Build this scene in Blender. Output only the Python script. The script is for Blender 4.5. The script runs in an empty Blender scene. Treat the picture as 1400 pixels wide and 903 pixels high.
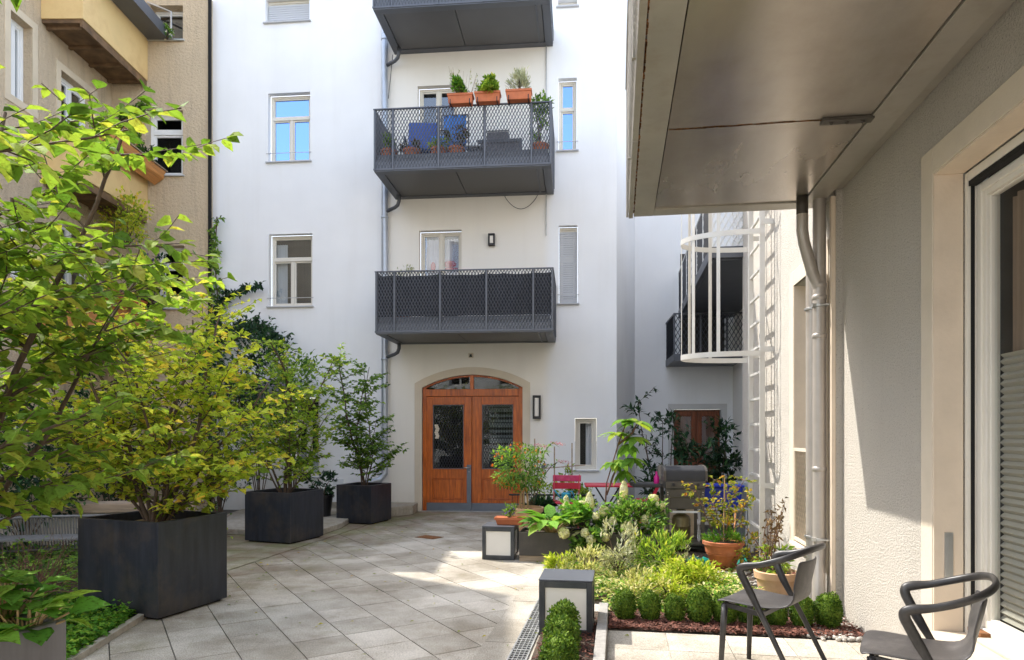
import bpy, math, random
from mathutils import Vector, Matrix
R = math.radians
rng = random.Random(11)
sc = bpy.context.scene
col = sc.collection
H, FOC, CX, CY = 1.5, 933.0, 700.0, 592.0       # eye height and photo calibration used to survey real positions
V = Vector

# ------------------------------------------------------------------ mesh builder
class MB:
    def __init__(s): s.v = []; s.f = []
    def add(s, vs, fs):
        o = len(s.v); s.v.extend([tuple(p) for p in vs]); s.f.extend([tuple(i + o for i in f) for f in fs])
    def hexa(s, p): s.add(p, [(0,3,2,1),(4,5,6,7),(0,1,5,4),(1,2,6,5),(2,3,7,6),(3,0,4,7)])
    def box(s, x0, x1, y0, y1, z0, z1):
        s.hexa([(x0,y0,z0),(x1,y0,z0),(x1,y1,z0),(x0,y1,z0),(x0,y0,z1),(x1,y0,z1),(x1,y1,z1),(x0,y1,z1)])
    def cbox(s, c, sx, sy, sz): s.box(c[0]-sx/2,c[0]+sx/2,c[1]-sy/2,c[1]+sy/2,c[2]-sz/2,c[2]+sz/2)
    def bar(s, p, q, w, h, up=(0,0,1)):
        p, q = V(p), V(q); d = (q-p).normalized(); u = V(up)
        a = d.cross(u)
        if a.length < 1e-3: a = d.cross(V((1,0,0)))
        a.normalize(); b = a.cross(d).normalized(); a = a*w/2; b = b*h/2
        s.hexa([p-a-b,p+a-b,q+a-b,q-a-b,p-a+b,p+a+b,q+a+b,q-a+b])
    def tube(s, pts, r, n=8, cap=True, sx=1.0, closed=False):
        pts = [V(p) for p in pts]; m = len(pts)
        rs = r if isinstance(r, (list, tuple)) else [r]*m
        ref = None; vs = []
        for i, p in enumerate(pts):
            if closed: d = pts[(i+1)%m]-pts[i-1]
            else: d = pts[min(i+1,m-1)]-pts[max(i-1,0)]
            if d.length < 1e-9: d = V((0,0,1))
            d.normalize()
            if ref is None:
                ref = V((0,0,1)) if abs(d.z) < .9 else V((1,0,0))
            a = ref - d*ref.dot(d)
            if a.length < 1e-4: a = d.orthogonal()
            a.normalize(); ref = a; b = d.cross(a)
            for k in range(n):
                t = 2*math.pi*k/n
                vs.append(p + a*(math.cos(t)*rs[i]*sx) + b*(math.sin(t)*rs[i]))
        fs = []
        for i in range(m if closed else m-1):
            j = (i+1) % m
            for k in range(n):
                l = (k+1) % n
                fs.append((i*n+k, i*n+l, j*n+l, j*n+k))
        if cap and not closed:
            fs.append(tuple(range(n-1,-1,-1))); fs.append(tuple((m-1)*n+k for k in range(n)))
        s.add(vs, fs)
    def lathe(s, prof, c=(0,0,0), n=24, capb=True, capt=False):
        vs = []; m = len(prof)
        for r, z in prof:
            for k in range(n):
                t = 2*math.pi*k/n; vs.append((c[0]+r*math.cos(t), c[1]+r*math.sin(t), c[2]+z))
        fs = [(i*n+k, i*n+(k+1)%n, (i+1)*n+(k+1)%n, (i+1)*n+k) for i in range(m-1) for k in range(n)]
        if capb: fs.append(tuple(range(n-1,-1,-1)))
        if capt: fs.append(tuple((m-1)*n+k for k in range(n)))
        s.add(vs, fs)
    def poly(s, pts): s.add(pts, [tuple(range(len(pts)))])
    def ball(s, c, rx, ry, rz, n=12, m=8, jit=0.0, g=rng):
        vs = []; fs = []
        for i in range(m+1):
            ph = math.pi*i/m
            for k in range(n):
                t = 2*math.pi*k/n; j = 1+g.uniform(-jit,jit)
                vs.append((c[0]+rx*j*math.sin(ph)*math.cos(t), c[1]+ry*j*math.sin(ph)*math.sin(t), c[2]+rz*j*math.cos(ph)))
        for i in range(m):
            for k in range(n): fs.append((i*n+k,(i+1)*n+k,(i+1)*n+(k+1)%n,i*n+(k+1)%n))
        s.add(vs, fs)
    def leaf(s, p, d, nrm, L, W, fold=.18, droop=.15):
        p, d = V(p), V(d).normalized(); sd = d.cross(V(nrm))
        if sd.length < 1e-4: sd = d.orthogonal()
        sd.normalize(); n = sd.cross(d)
        m = p+d*(L*.5); t = p+d*L-n*(droop*L)
        a = p+d*(L*.42)+n*(fold*W); h = sd*(W/2)
        s.add([p, a+h, t, a-h, m], [(0,1,2,4),(0,4,2,3)])
    def bigleaf(s, p, d, nrm, L, W, fold=.16, droop=.22, stem=0):
        p, d = V(p), V(d).normalized(); sd = d.cross(V(nrm))
        if sd.length < 1e-4: sd = d.orthogonal()
        sd.normalize(); n = sd.cross(d)
        if stem: p = p + d*stem
        def q(t, w, up): return p+d*(L*t)+sd*(W*w)+n*(up*W-droop*L*t*t)
        vs = [q(0,0,0), q(.28,.42,fold), q(.62,.40,fold*.9), q(1,0,0), q(.62,-.40,fold*.9), q(.28,-.42,fold), q(.28,0,0), q(.62,0,0), q(.86,.15,fold*.4), q(.86,-.15,fold*.4)]
        s.add(vs, [(0,1,6),(1,2,7,6),(2,8,3,7),(0,6,5),(6,7,4,5),(7,3,9,4)])
    def build(s, name, mat, parent=None, smooth=False, bevel=0, solid=0, sub=0, auto=None):
        me = bpy.data.meshes.new(name); me.from_pydata(s.v, [], s.f); me.update()
        me.materials.append(mat)
        if smooth:
            me.polygons.foreach_set('use_smooth', [True]*len(me.polygons))
        o = bpy.data.objects.new(name, me); col.objects.link(o)
        if parent is not None: o.parent = parent
        if solid:
            m = o.modifiers.new('Solid', 'SOLIDIFY'); m.thickness = solid; m.offset = 0
        if bevel:
            m = o.modifiers.new('Bevel', 'BEVEL'); m.width = bevel; m.segments = 2; m.limit_method = 'ANGLE'; m.angle_limit = R(40)
        if sub:
            m = o.modifiers.new('Sub', 'SUBSURF'); m.levels = sub; m.render_levels = sub
        if auto is not None:
            me.polygons.foreach_set('use_smooth', [True]*len(me.polygons))
            try: me.set_sharp_from_angle(angle=R(auto))
            except Exception: pass
        return o

def tag(o, label=None, cat=None, group=None, kind=None):
    if label: o['label'] = label
    if cat: o['category'] = cat
    if group: o['group'] = group
    if kind: o['kind'] = kind
    return o
def thing(name, label, cat, loc=(0,0,0), rz=0, group=None):
    o = bpy.data.objects.new(name, None); col.objects.link(o); o.empty_display_size = .1
    o.location = loc; o.rotation_euler = (0,0,rz)
    return tag(o, label, cat, group)
def place(o, loc, rz=0):
    o.location = loc; o.rotation_euler = (0,0,rz); return o
def kids(o): return [c for c in bpy.data.objects if c.parent is o]
def dup(root, loc, rz, label, group=None, scale=None):
    r = root.copy(); col.objects.link(r); r.location = loc; r.rotation_euler = (0,0,rz); r['label'] = label
    if group: r['group'] = group
    if scale: r.scale = scale
    for ch in kids(root):
        c = ch.copy(); col.objects.link(c); c.parent = r
        for g in kids(ch):
            d = g.copy(); col.objects.link(d); d.parent = c
    return r

# ------------------------------------------------------------------ survey helpers
def P(px, py, Y): return V(((px-CX)/FOC*Y, Y, H+(CY-py)/FOC*Y))
def G(px, py):
    Y = FOC*H/(py-CY); return V(((px-CX)/FOC*Y, Y, 0))
# white facade frame: origin at the entrance, x to the right, y into the building
FA = -math.atan(.0947); CE, SE = math.cos(FA), math.sin(-FA)
FP = V((-.833, 12.96, 0))
def FU(px, yl=0):
    k = (px-CX)/FOC
    return (k*(FP.y+yl*CE)-FP.x-yl*SE)/(CE+k*SE)
def FZ(px, py, yl=0):
    u = FU(px, yl); Y = FP.y-u*SE+yl*CE
    return H+(CY-py)/FOC*Y
# right wing frame: x into the wall, y along the wall away from the camera
WA = -math.atan(.1554); WC, WSN = math.cos(WA), math.sin(-WA)
WO = V((1.815, 0, 0))
def WS(px, off=0):
    k = (px-CX)/FOC
    return (WO.x+off*WC+k*WSN*off)/(k*WC-WSN)
def WZ(px, py, off=0):
    s = WS(px, off); Y = -WSN*off+s*WC
    return H+(CY-py)/FOC*Y
def WL(X, Y):
    dx = X-WO.x; return (dx*WC-Y*WSN, dx*WSN+Y*WC)
def WW(x, s, z=0): return V((WO.x+x*WC+s*WSN, -x*WSN+s*WC, z))

# ------------------------------------------------------------------ materials
def _new(name):
    m = bpy.data.materials.new(name); m.use_nodes = True; nt = m.node_tree; nt.nodes.clear()
    out = nt.nodes.new('ShaderNodeOutputMaterial'); return m, nt, out
def N(nt, t, **kw):
    n = nt.nodes.new(t)
    for k, v in kw.items():
        if k in n.inputs: n.inputs[k].default_value = v
        else: setattr(n, k, v)
    return n
def c4(c): return (c[0], c[1], c[2], 1)
def ramp(nt, stops, interp='LINEAR'):
    r = nt.nodes.new('ShaderNodeValToRGB'); e = r.color_ramp; e.interpolation = interp
    while len(e.elements) > 1: e.elements.remove(e.elements[-1])
    for i, (p, c) in enumerate(stops):
        el = e.elements[0] if i == 0 else e.elements.new(p)
        el.position = p; el.color = c4(c)
    return r
def mixc(nt, fac, a, b, mode='MIX'):
    n = nt.nodes.new('ShaderNodeMix'); n.data_type = 'RGBA'; n.blend_type = mode
    L = nt.links
    for idx, v in ((0, fac), (6, a), (7, b)):
        if hasattr(v, 'is_output'): L.new(v, n.inputs[idx])
        else: n.inputs[idx].default_value = v if idx == 0 else c4(v)
    return n.outputs[2]
def M(name, c, rough=.6, metal=0, spec=.5, var=.12, vs=3, bump=0, bs=80, stretch=(1,1,1), c2=None, island=0, grime=None, gs=1.2, gamt=.5, bdist=.01):
    m, nt, out = _new(name); L = nt.links
    tc = N(nt, 'ShaderNodeTexCoord'); mp = N(nt, 'ShaderNodeMapping'); mp.inputs['Scale'].default_value = stretch
    L.new(tc.outputs['Object'], mp.inputs['Vector'])
    nz = N(nt, 'ShaderNodeTexNoise', Scale=vs, Detail=7, Roughness=.6); L.new(mp.outputs[0], nz.inputs['Vector'])
    lo = [x*(1-var) for x in c]; hi = c2 or [min(1,x*(1+var)) for x in c]
    rp = ramp(nt, [(.3, lo), (.7, hi)]); L.new(nz.outputs['Fac'], rp.inputs[0]); cc = rp.outputs[0]
    if island:
        ge = N(nt, 'ShaderNodeNewGeometry'); r2 = ramp(nt, [(0,(1-island,)*3),(1,(1+island*.6,)*3)])
        L.new(ge.outputs['Random Per Island'], r2.inputs[0]); cc = mixc(nt, 1.0, cc, r2.outputs[0], 'MULTIPLY')
    if grime:
        n2 = N(nt, 'ShaderNodeTexNoise', Scale=gs, Detail=9, Roughness=.68); L.new(tc.outputs['Object'], n2.inputs['Vector'])
        r3 = ramp(nt, [(.48,(0,0,0)),(.78,(gamt,)*3)]); L.new(n2.outputs['Fac'], r3.inputs[0])
        cc = mixc(nt, r3.outputs[0], cc, grime)
    b = N(nt, 'ShaderNodeBsdfPrincipled', Roughness=rough, Metallic=metal); b.inputs['Specular IOR Level'].default_value = spec
    L.new(cc, b.inputs['Base Color'])
    if rough > .15:
        rr = N(nt, 'ShaderNodeMapRange'); rr.inputs[3].default_value = max(.05, rough-.1); rr.inputs[4].default_value = min(1, rough+.12)
        L.new(nz.outputs['Fac'], rr.inputs[0]); L.new(rr.outputs[0], b.inputs['Roughness'])
    if bump:
        n3 = N(nt, 'ShaderNodeTexNoise', Scale=bs, Detail=5, Roughness=.6); L.new(mp.outputs[0], n3.inputs['Vector'])
        bp = N(nt, 'ShaderNodeBump', Strength=bump, Distance=bdist); L.new(n3.outputs['Fac'], bp.inputs['Height']); L.new(bp.outputs[0], b.inputs['Normal'])
    L.new(b.outputs[0], out.inputs[0])
    return m
def leafmat(name, stops, trans=.4, rough=.74, gain=1.7):
    m, nt, out = _new(name); L = nt.links
    ge = N(nt, 'ShaderNodeNewGeometry'); rp = ramp(nt, stops); L.new(ge.outputs['Random Per Island'], rp.inputs[0])
    tc = N(nt, 'ShaderNodeTexCoord'); nz = N(nt, 'ShaderNodeTexNoise', Scale=2.2, Detail=4); L.new(tc.outputs['Object'], nz.inputs['Vector'])
    r2 = ramp(nt, [(.3,(.62,.66,.62)),(.7,(1.25,1.2,1.1))]); L.new(nz.outputs['Fac'], r2.inputs[0])
    cc = mixc(nt, 1.0, rp.outputs[0], r2.outputs[0], 'MULTIPLY')
    n9 = N(nt, 'ShaderNodeTexNoise', Scale=70, Detail=3); L.new(tc.outputs['Object'], n9.inputs['Vector'])
    r9 = ramp(nt, [(.34,(.62,.50,.42)),(.46,(.95,.95,.95)),(.7,(1.12,1.1,1.05))]); L.new(n9.outputs['Fac'], r9.inputs[0]); cc = mixc(nt, 1.0, cc, r9.outputs[0], 'MULTIPLY')
    b = N(nt, 'ShaderNodeBsdfPrincipled', Roughness=rough); b.inputs['Specular IOR Level'].default_value = .16
    L.new(cc, b.inputs['Base Color'])
    t = N(nt, 'ShaderNodeBsdfTranslucent'); g = mixc(nt, 1.0, cc, (gain, gain*1.05, gain*.6), 'MULTIPLY'); L.new(g, t.inputs['Color'])
    mx = N(nt, 'ShaderNodeMixShader'); mx.inputs[0].default_value = trans
    L.new(b.outputs[0], mx.inputs[1]); L.new(t.outputs[0], mx.inputs[2]); L.new(mx.outputs[0], out.inputs[0])
    return m
def glassmat(name, tint=(.9,.95,1), fac=.25, clear=(.75,.8,.82), rough=.01, ior=1.5):
    m, nt, out = _new(name); L = nt.links
    gq = N(nt, 'ShaderNodeNewGeometry'); q1_ = N(nt, 'ShaderNodeMath', operation='MULTIPLY_ADD'); L.new(gq.outputs['Backfacing'], q1_.inputs[0]); q1_.inputs[1].default_value = -2; q1_.inputs[2].default_value = 1
    q2_ = N(nt, 'ShaderNodeMath', operation='POWER'); q2_.inputs[0].default_value = ior; L.new(q1_.outputs[0], q2_.inputs[1]); fr = N(nt, 'ShaderNodeFresnel'); L.new(q2_.outputs[0], fr.inputs[0]); ad = N(nt, 'ShaderNodeMath', operation='ADD', use_clamp=True); L.new(fr.outputs[0], ad.inputs[0]); ad.inputs[1].default_value = fac
    tc = N(nt, 'ShaderNodeTexCoord'); nz = N(nt, 'ShaderNodeTexNoise', Scale=1.4, Detail=2); L.new(tc.outputs['Object'], nz.inputs['Vector'])
    bp = N(nt, 'ShaderNodeBump', Strength=.05, Distance=.02); L.new(nz.outputs['Fac'], bp.inputs['Height'])
    gl = N(nt, 'ShaderNodeBsdfGlossy', Roughness=rough); gl.inputs['Color'].default_value = c4(tint); L.new(bp.outputs[0], gl.inputs['Normal'])
    tr = N(nt, 'ShaderNodeBsdfTransparent'); tr.inputs['Color'].default_value = c4(clear)
    mx = N(nt, 'ShaderNodeMixShader'); L.new(ad.outputs[0], mx.inputs[0]); L.new(tr.outputs[0], mx.inputs[1]); L.new(gl.outputs[0], mx.inputs[2]); L.new(mx.outputs[0], out.inputs[0])
    return m
def stucco(name, c, zone=None, bump=.3, bs=70, rough=.9, streak=.06, bdist=.01, dirt=(.45,.4,.33), pits=False, sfreq=5):
    """rendered wall: big soft blotches, faint vertical weather streaks, fine grain; optional differently painted zone along object x"""
    m, nt, out = _new(name); L = nt.links
    tc = N(nt, 'ShaderNodeTexCoord')
    nz = N(nt, 'ShaderNodeTexNoise', Scale=.7, Detail=5); L.new(tc.outputs['Object'], nz.inputs['Vector'])
    rp = ramp(nt, [(.3,[x*.93 for x in c]),(.7,[min(1,x*1.03) for x in c])]); L.new(nz.outputs['Fac'], rp.inputs[0]); cc = rp.outputs[0]
    sx = N(nt, 'ShaderNodeSeparateXYZ'); L.new(tc.outputs['Object'], sx.inputs[0])
    if zone:
        a, b_, zc = zone
        m1 = N(nt, 'ShaderNodeMapRange', interpolation_type='SMOOTHSTEP'); m1.inputs[1].default_value = a-.06; m1.inputs[2].default_value = a+.06; L.new(sx.outputs[0], m1.inputs[0])
        m2 = N(nt, 'ShaderNodeMapRange', interpolation_type='SMOOTHSTEP'); m2.inputs[1].default_value = b_-.12; m2.inputs[2].default_value = b_+.12; m2.inputs[3].default_value = 1; m2.inputs[4].default_value = 0; L.new(sx.outputs[0], m2.inputs[0])
        mu = N(nt, 'ShaderNodeMath', operation='MULTIPLY'); L.new(m1.outputs[0], mu.inputs[0]); L.new(m2.outputs[0], mu.inputs[1])
        cc = mixc(nt, mu.outputs[0], cc, zc)
    mp = N(nt, 'ShaderNodeMapping'); mp.inputs['Scale'].default_value = (sfreq,sfreq,.07*sfreq); L.new(tc.outputs['Object'], mp.inputs['Vector'])
    n2 = N(nt, 'ShaderNodeTexNoise', Scale=1.5, Detail=8, Roughness=.65); L.new(mp.outputs[0], n2.inputs['Vector'])
    r2 = ramp(nt, [(.5,(0,0,0)),(.85,(streak*2,)*3)]); L.new(n2.outputs['Fac'], r2.inputs[0]); cc = mixc(nt, r2.outputs[0], cc, dirt)
    if pits:
        n7 = N(nt, 'ShaderNodeTexNoise', Scale=95, Detail=3, Roughness=.6); L.new(tc.outputs['Object'], n7.inputs['Vector'])
        r7 = ramp(nt, [(.30,(.45,.43,.40)),(.42,(1,1,1))]); L.new(n7.outputs['Fac'], r7.inputs[0]); cc = mixc(nt, .85, cc, r7.outputs[0], 'MULTIPLY')
    # splash dirt near the ground
    m3 = N(nt, 'ShaderNodeMapRange'); m3.inputs[1].default_value = .0; m3.inputs[2].default_value = .55; m3.inputs[3].default_value = .45; m3.inputs[4].default_value = 0; L.new(sx.outputs[2], m3.inputs[0])
    n4 = N(nt, 'ShaderNodeTexNoise', Scale=5, Detail=6); L.new(tc.outputs['Object'], n4.inputs['Vector'])
    mu2 = N(nt, 'ShaderNodeMath', operation='MULTIPLY'); L.new(m3.outputs[0], mu2.inputs[0]); L.new(n4.outputs['Fac'], mu2.inputs[1]); cc = mixc(nt, mu2.outputs[0], cc, dirt)
    b = N(nt, 'ShaderNodeBsdfPrincipled', Roughness=rough); b.inputs['Specular IOR Level'].default_value = .25; L.new(cc, b.inputs['Base Color'])
    n3 = N(nt, 'ShaderNodeTexNoise', Scale=bs, Detail=6, Roughness=.7); L.new(tc.outputs['Object'], n3.inputs['Vector'])
    bp = N(nt, 'ShaderNodeBump', Strength=bump, Distance=bdist); L.new(n3.outputs['Fac'], bp.inputs['Height']); L.new(bp.outputs[0], b.inputs['Normal'])
    L.new(b.outputs[0], out.inputs[0]); return m

MT = dict(
 facade=stucco('white_render', (.86,.865,.875), zone=(FU(531), FU(748), (.84,.805,.745)), bump=.22, bs=55, streak=.055, sfreq=2.2),
 facade_trim=M('cream_trim', (.64,.56,.45), .8, var=.05, bump=.15),
 grey_trim=M('grey_trim', (.60,.59,.58), .8, var=.04, bump=.1),
 wing=stucco('grainy_render', (.72,.67,.595), bump=1.0, bs=62, streak=.08, bdist=.035, pits=True),
 wing_trim=M('wing_trim', (.62,.54,.43), .85, var=.06, bump=.2, bs=60),
 wing_jamb=M('wing_jamb', (.72,.60,.47), .75, var=.07, bump=.15, bs=40, grime=(.42,.33,.25), gs=2, gamt=.25),
 beige=stucco('beige_roughcast', (.70,.56,.39), bump=1.0, bs=20, streak=.28, bdist=.06, dirt=(.3,.22,.15)),
 beige_trim=M('beige_trim', (.62,.52,.38), .85, var=.08),
 ochre=M('ochre_panel', (.74,.53,.24), .6, var=.1, vs=1.5, grime=(.35,.17,.06), gs=1.5, gamt=.6),
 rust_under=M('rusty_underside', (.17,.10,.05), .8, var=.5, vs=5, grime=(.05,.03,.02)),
 orange_wood=M('orange_wood', (.55,.24,.07), .55, var=.3, vs=4, stretch=(8,.6,8), bump=.1),
 old_wood=M('weathered_wood', (.36,.27,.19), .8, var=.35, vs=4, stretch=(.6,8,8), bump=.25),
 frame=M('cream_frame', (.72,.68,.60), .4, var=.03),
 white_frame=M('white_frame', (.80,.80,.79), .4, var=.03),
 shutter=M('grey_shutter', (.50,.51,.53), .5, var=.04),
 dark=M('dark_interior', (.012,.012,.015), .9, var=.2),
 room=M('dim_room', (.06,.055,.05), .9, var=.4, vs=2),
 curtain=M('white_curtain', (.75,.74,.76), .9, var=.12, vs=2, stretch=(18,18,.5)),
 pink_curtain=M('patterned_curtain', (.62,.56,.66), .9, var=.15, vs=4),
 red_cloth=M('red_cloth', (.65,.03,.06), .8, var=.15),
 door_wood=M('varnished_oak', (.44,.080,.010), .33, var=.4, vs=3.5, stretch=(9,9,.7), bump=.08, bs=30, c2=(.68,.165,.020), grime=(.16,.035,.01), gs=2.5, gamt=.55),
 dark_wood=M('dark_red_wood', (.20,.055,.02), .4, var=.4, vs=4, stretch=(9,9,.8)),
 kick=M('blue_grey_plate', (.16,.18,.22), .4, .6, var=.1),
 steel=M('brushed_steel', (.55,.55,.55), .3, .9, var=.08),
 galv=M('galvanised', (.50,.50,.49), .42, .75, var=.12, vs=8),
 ladder=M('aluminium', (.62,.60,.56), .42, .2, var=.06),
 grey_metal=M('slate_paint', (.105,.112,.13), .45, .3, var=.1),
 soffit_far=M('slate_soffit', (.10,.10,.105), .42, .35, var=.12, vs=1.5),
 zinc=M('zinc_pipe', (.42,.46,.52), .4, .6, var=.1, vs=6),
 pale_pipe=M('taupe_pipe', (.46,.42,.38), .38, .35, var=.08, vs=6),
 soffit=M('taupe_soffit', (.50,.445,.39), .24, .65, var=.12, vs=1.2, stretch=(2.5,.6,1), grime=(.26,.20,.15), gs=2.2, gamt=.35),
 soffit_frame=M('taupe_frame', (.41,.38,.335), .42, .4, var=.1, vs=2, grime=(.25,.17,.10), gs=5, gamt=.4),
 rust=M('rust', (.20,.085,.03), .9, var=.6, vs=30),
 black=M('black_gap', (.008,.008,.008), .9),
 planter=M('anthracite_planter', (.028,.032,.044), .34, .3, var=.35, vs=3.5, stretch=(5,5,.6), grime=(.105,.08,.058), gs=3.2, gamt=.7, bump=.04, bs=50),
 planter_pale=M('grey_planter', (.16,.16,.175), .36, .4, var=.2, vs=3, stretch=(5,5,.5), grime=(.30,.26,.22), gs=3, gamt=.5),
 bronze=M('dark_bronze_planter', (.055,.048,.042), .5, .2, var=.25, vs=3, grime=(.12,.1,.08), gs=3),
 soil=M('soil', (.055,.035,.022), .95, var=.5, vs=20, bump=.8, bs=60, bdist=.03),
 dry_soil=M('dry_soil', (.36,.25,.13), .95, var=.4, vs=14, bump=.8, bs=50, bdist=.03),
 mulch=M('bark_mulch', (.15,.055,.035), .85, var=.4, vs=30, island=.55),
 bed=M('bed_earth', (.07,.048,.032), .95, var=.5, vs=15, bump=.8, bs=50, bdist=.03),
 pebble=M('pebbles', (.40,.37,.33), .7, var=.2, vs=20, island=.5),
 ground=M('dark_joint', (.10,.092,.075), .95, var=.4, vs=8),
 wall_low=M('pale_render', (.55,.52,.48), .9, var=.1, vs=2, bump=.3),
 stone=M('concrete_edge', (.36,.32,.26), .8, var=.25, vs=14, bump=.25, bs=90, grime=(.16,.14,.07), gs=2.5),
 edging=M('grey_edging', (.30,.285,.26), .8, var=.2, vs=25, bump=.3, bs=120),
 lampglass=M('opal_glass', (.80,.76,.70), .35, var=.03),
 black_metal=M('black_metal', (.02,.02,.023), .4, .3, var=.2),
 bollard=M('graphite_bollard', (.055,.06,.068), .35, .4, var=.2, vs=6, grime=(.16,.15,.14), gs=5, gamt=.4),
 chair=M('graphite_plastic', (.022,.020,.020), .38, 0, var=.18, vs=10, bump=.06, bs=220, grime=(.13,.12,.11), gs=5, gamt=.35),
 seat=M('graphite_seat', (.050,.046,.046), .45, 0, var=.2, vs=3, stretch=(2,9,2), bump=.08, bs=160, grime=(.24,.22,.21), gs=6, gamt=.4),
 terracotta=M('terracotta', (.46,.14,.055), .75, var=.2, vs=7, bump=.1, grime=(.55,.34,.24), gs=5, gamt=.45),
 pale_terracotta=M('pale_terracotta', (.58,.36,.21), .8, var=.18, vs=6, grime=(.70,.58,.45), gs=4, gamt=.5),
 trough=M('terracotta_trough', (.50,.14,.05), .6, var=.15, vs=9),
 red_paint=M('red_paint', (.50,.018,.045), .4, var=.12, vs=5),
 pink_paint=M('faded_pink_paint', (.55,.035,.13), .5, var=.2, vs=10, grime=(.6,.25,.3), gs=14, gamt=.35),
 blue_cloth=M('bright_blue_cloth', (.06,.24,.68), .8, var=.12),
 navy=M('navy_fabric', (.025,.075,.30), .7, var=.15),
 blue_plastic=M('blue_plastic', (.01,.035,.42), .35, var=.1),
 turquoise=M('turquoise_plastic', (.02,.30,.42), .4, var=.1),
 tarp=M('green_tarp', (.0,.22,.17), .5, var=.2),
 white_plastic=M('white_plastic', (.72,.73,.75), .4, var=.05),
 magenta=M('magenta_plastic', (.60,.01,.24), .4, var=.05),
 rattan=M('grey_rattan', (.14,.14,.16), .7, var=.3, vs=30),
 grill=M('grill_enamel', (.095,.085,.075), .42, .3, var=.12, vs=5),
 grill_dark=M('grill_black', (.022,.022,.025), .55, 0, var=.2),
 gas=M('olive_gas_bottle', (.155,.125,.055), .38, .3, var=.12, vs=8, grime=(.08,.06,.03), gs=6),
 rubber=M('rubber', (.018,.018,.02), .6, var=.2),
 bamboo=M('bamboo', (.42,.28,.13), .6, var=.25, vs=20),
 bark=M('bark', (.095,.062,.042), .9, var=.4, vs=18, stretch=(3,3,.6), bump=.4, bs=60),
 red_bark=M('young_bark', (.15,.075,.045), .8, var=.4, vs=18, stretch=(3,3,.6)),
 wire=M('wire', (.06,.06,.065), .6, var=.1),
 pale_wood=M('pale_lath', (.62,.38,.2), .7, var=.15),
 slat_metal=M('pale_slats', (.17,.17,.17), .6, var=.2, vs=20),
 awning=M('grey_mauve_canvas', (.26,.23,.25), .9, var=.12),
 sky_pane=glassmat('sky_tinted_glass', (.30,.52,1.0), .66, (.15,.22,.38)),  # blue of the reflected sky is put into the glass tint
 pane=glassmat('window_glass', (.9,.95,1), .13),
 dim_pane=glassmat('dim_glass', (.8,.85,.9), .03, (.5,.55,.55)),
 clear_pane=glassmat('clear_glass', (.9,.95,1), .0, (.9,.92,.92), ior=1.22),
)
# paving slabs: per-slab tone, fine aggregate, stains, moss creeping from the shaded side
def paving_mat():
    m, nt, out = _new('concrete_slabs'); L = nt.links
    tc = N(nt, 'ShaderNodeTexCoord'); ge = N(nt, 'ShaderNodeNewGeometry')
    r = ramp(nt, [(0,(.385,.355,.30)),(.5,(.455,.42,.36)),(1,(.53,.49,.425))]); L.new(ge.outputs['Random Per Island'], r.inputs[0]); cc = r.outputs[0]
    n = N(nt, 'ShaderNodeTexNoise', Scale=105, Detail=4, Roughness=.7); L.new(tc.outputs['Object'], n.inputs['Vector'])
    r1 = ramp(nt, [(.36,(.45,.44,.43)),(.50,(1,1,1)),(.66,(1.45,1.45,1.42))]); L.new(n.outputs['Fac'], r1.inputs[0]); cc = mixc(nt, .75, cc, r1.outputs[0], 'MULTIPLY')
    n2 = N(nt, 'ShaderNodeTexNoise', Scale=1.1, Detail=9, Roughness=.66); L.new(tc.outputs['Object'], n2.inputs['Vector'])
    r2 = ramp(nt, [(.36,(.60,.565,.515)),(.60,(1.07,1.06,1.05))]); L.new(n2.outputs['Fac'], r2.inputs[0]); cc = mixc(nt, 1.0, cc, r2.outputs[0], 'MULTIPLY')
    # moss and brown staining near the planters (left) and the entrance
    sx = N(nt, 'ShaderNodeSeparateXYZ'); L.new(tc.outputs['Object'], sx.inputs[0])
    ma = N(nt, 'ShaderNodeMath', operation='MULTIPLY_ADD'); L.new(sx.outputs[1], ma.inputs[0]); ma.inputs[1].default_value = -.2; L.new(sx.outputs[0], ma.inputs[2])
    mr = N(nt, 'ShaderNodeMapRange'); mr.inputs[1].default_value = -4.6; mr.inputs[2].default_value = -3.2; mr.inputs[3].default_value = .30; mr.inputs[4].default_value = 0; L.new(ma.outputs[0], mr.inputs[0])
    my = N(nt, 'ShaderNodeMapRange'); my.inputs[1].default_value = 8.0; my.inputs[2].default_value = 12.5; my.inputs[3].default_value = 0; my.inputs[4].default_value = .17; L.new(sx.outputs[1], my.inputs[0])
    ad = N(nt, 'ShaderNodeMath', operation='ADD'); L.new(mr.outputs[0], ad.inputs[0]); L.new(my.outputs[0], ad.inputs[1])
    n3 = N(nt, 'ShaderNodeTexNoise', Scale=2.6, Detail=10, Roughness=.72); L.new(tc.outputs['Object'], n3.inputs['Vector'])
    a2 = N(nt, 'ShaderNodeMath', operation='ADD'); L.new(n3.outputs['Fac'], a2.inputs[0]); L.new(ad.outputs[0], a2.inputs[1])
    r3 = ramp(nt, [(.56,(0,0,0)),(.88,(.8,)*3)]); L.new(a2.outputs[0], r3.inputs[0])
    n5 = N(nt, 'ShaderNodeTexNoise', Scale=1.7, Detail=3); L.new(tc.outputs['Object'], n5.inputs['Vector'])
    r5 = ramp(nt, [(.4,(.17,.115,.065)),(.6,(.145,.14,.045))]); L.new(n5.outputs['Fac'], r5.inputs[0])
    cc = mixc(nt, r3.outputs[0], cc, r5.outputs[0])
    b = N(nt, 'ShaderNodeBsdfPrincipled', Roughness=.82); b.inputs['Specular IOR Level'].default_value = .35; L.new(cc, b.inputs['Base Color'])
    bp = N(nt, 'ShaderNodeBump', Strength=.25, Distance=.004); L.new(n.outputs['Fac'], bp.inputs['Height']); L.new(bp.outputs[0], b.inputs['Normal'])
    L.new(b.outputs[0], out.inputs[0]); return m
MT['paving'] = paving_mat()
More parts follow.
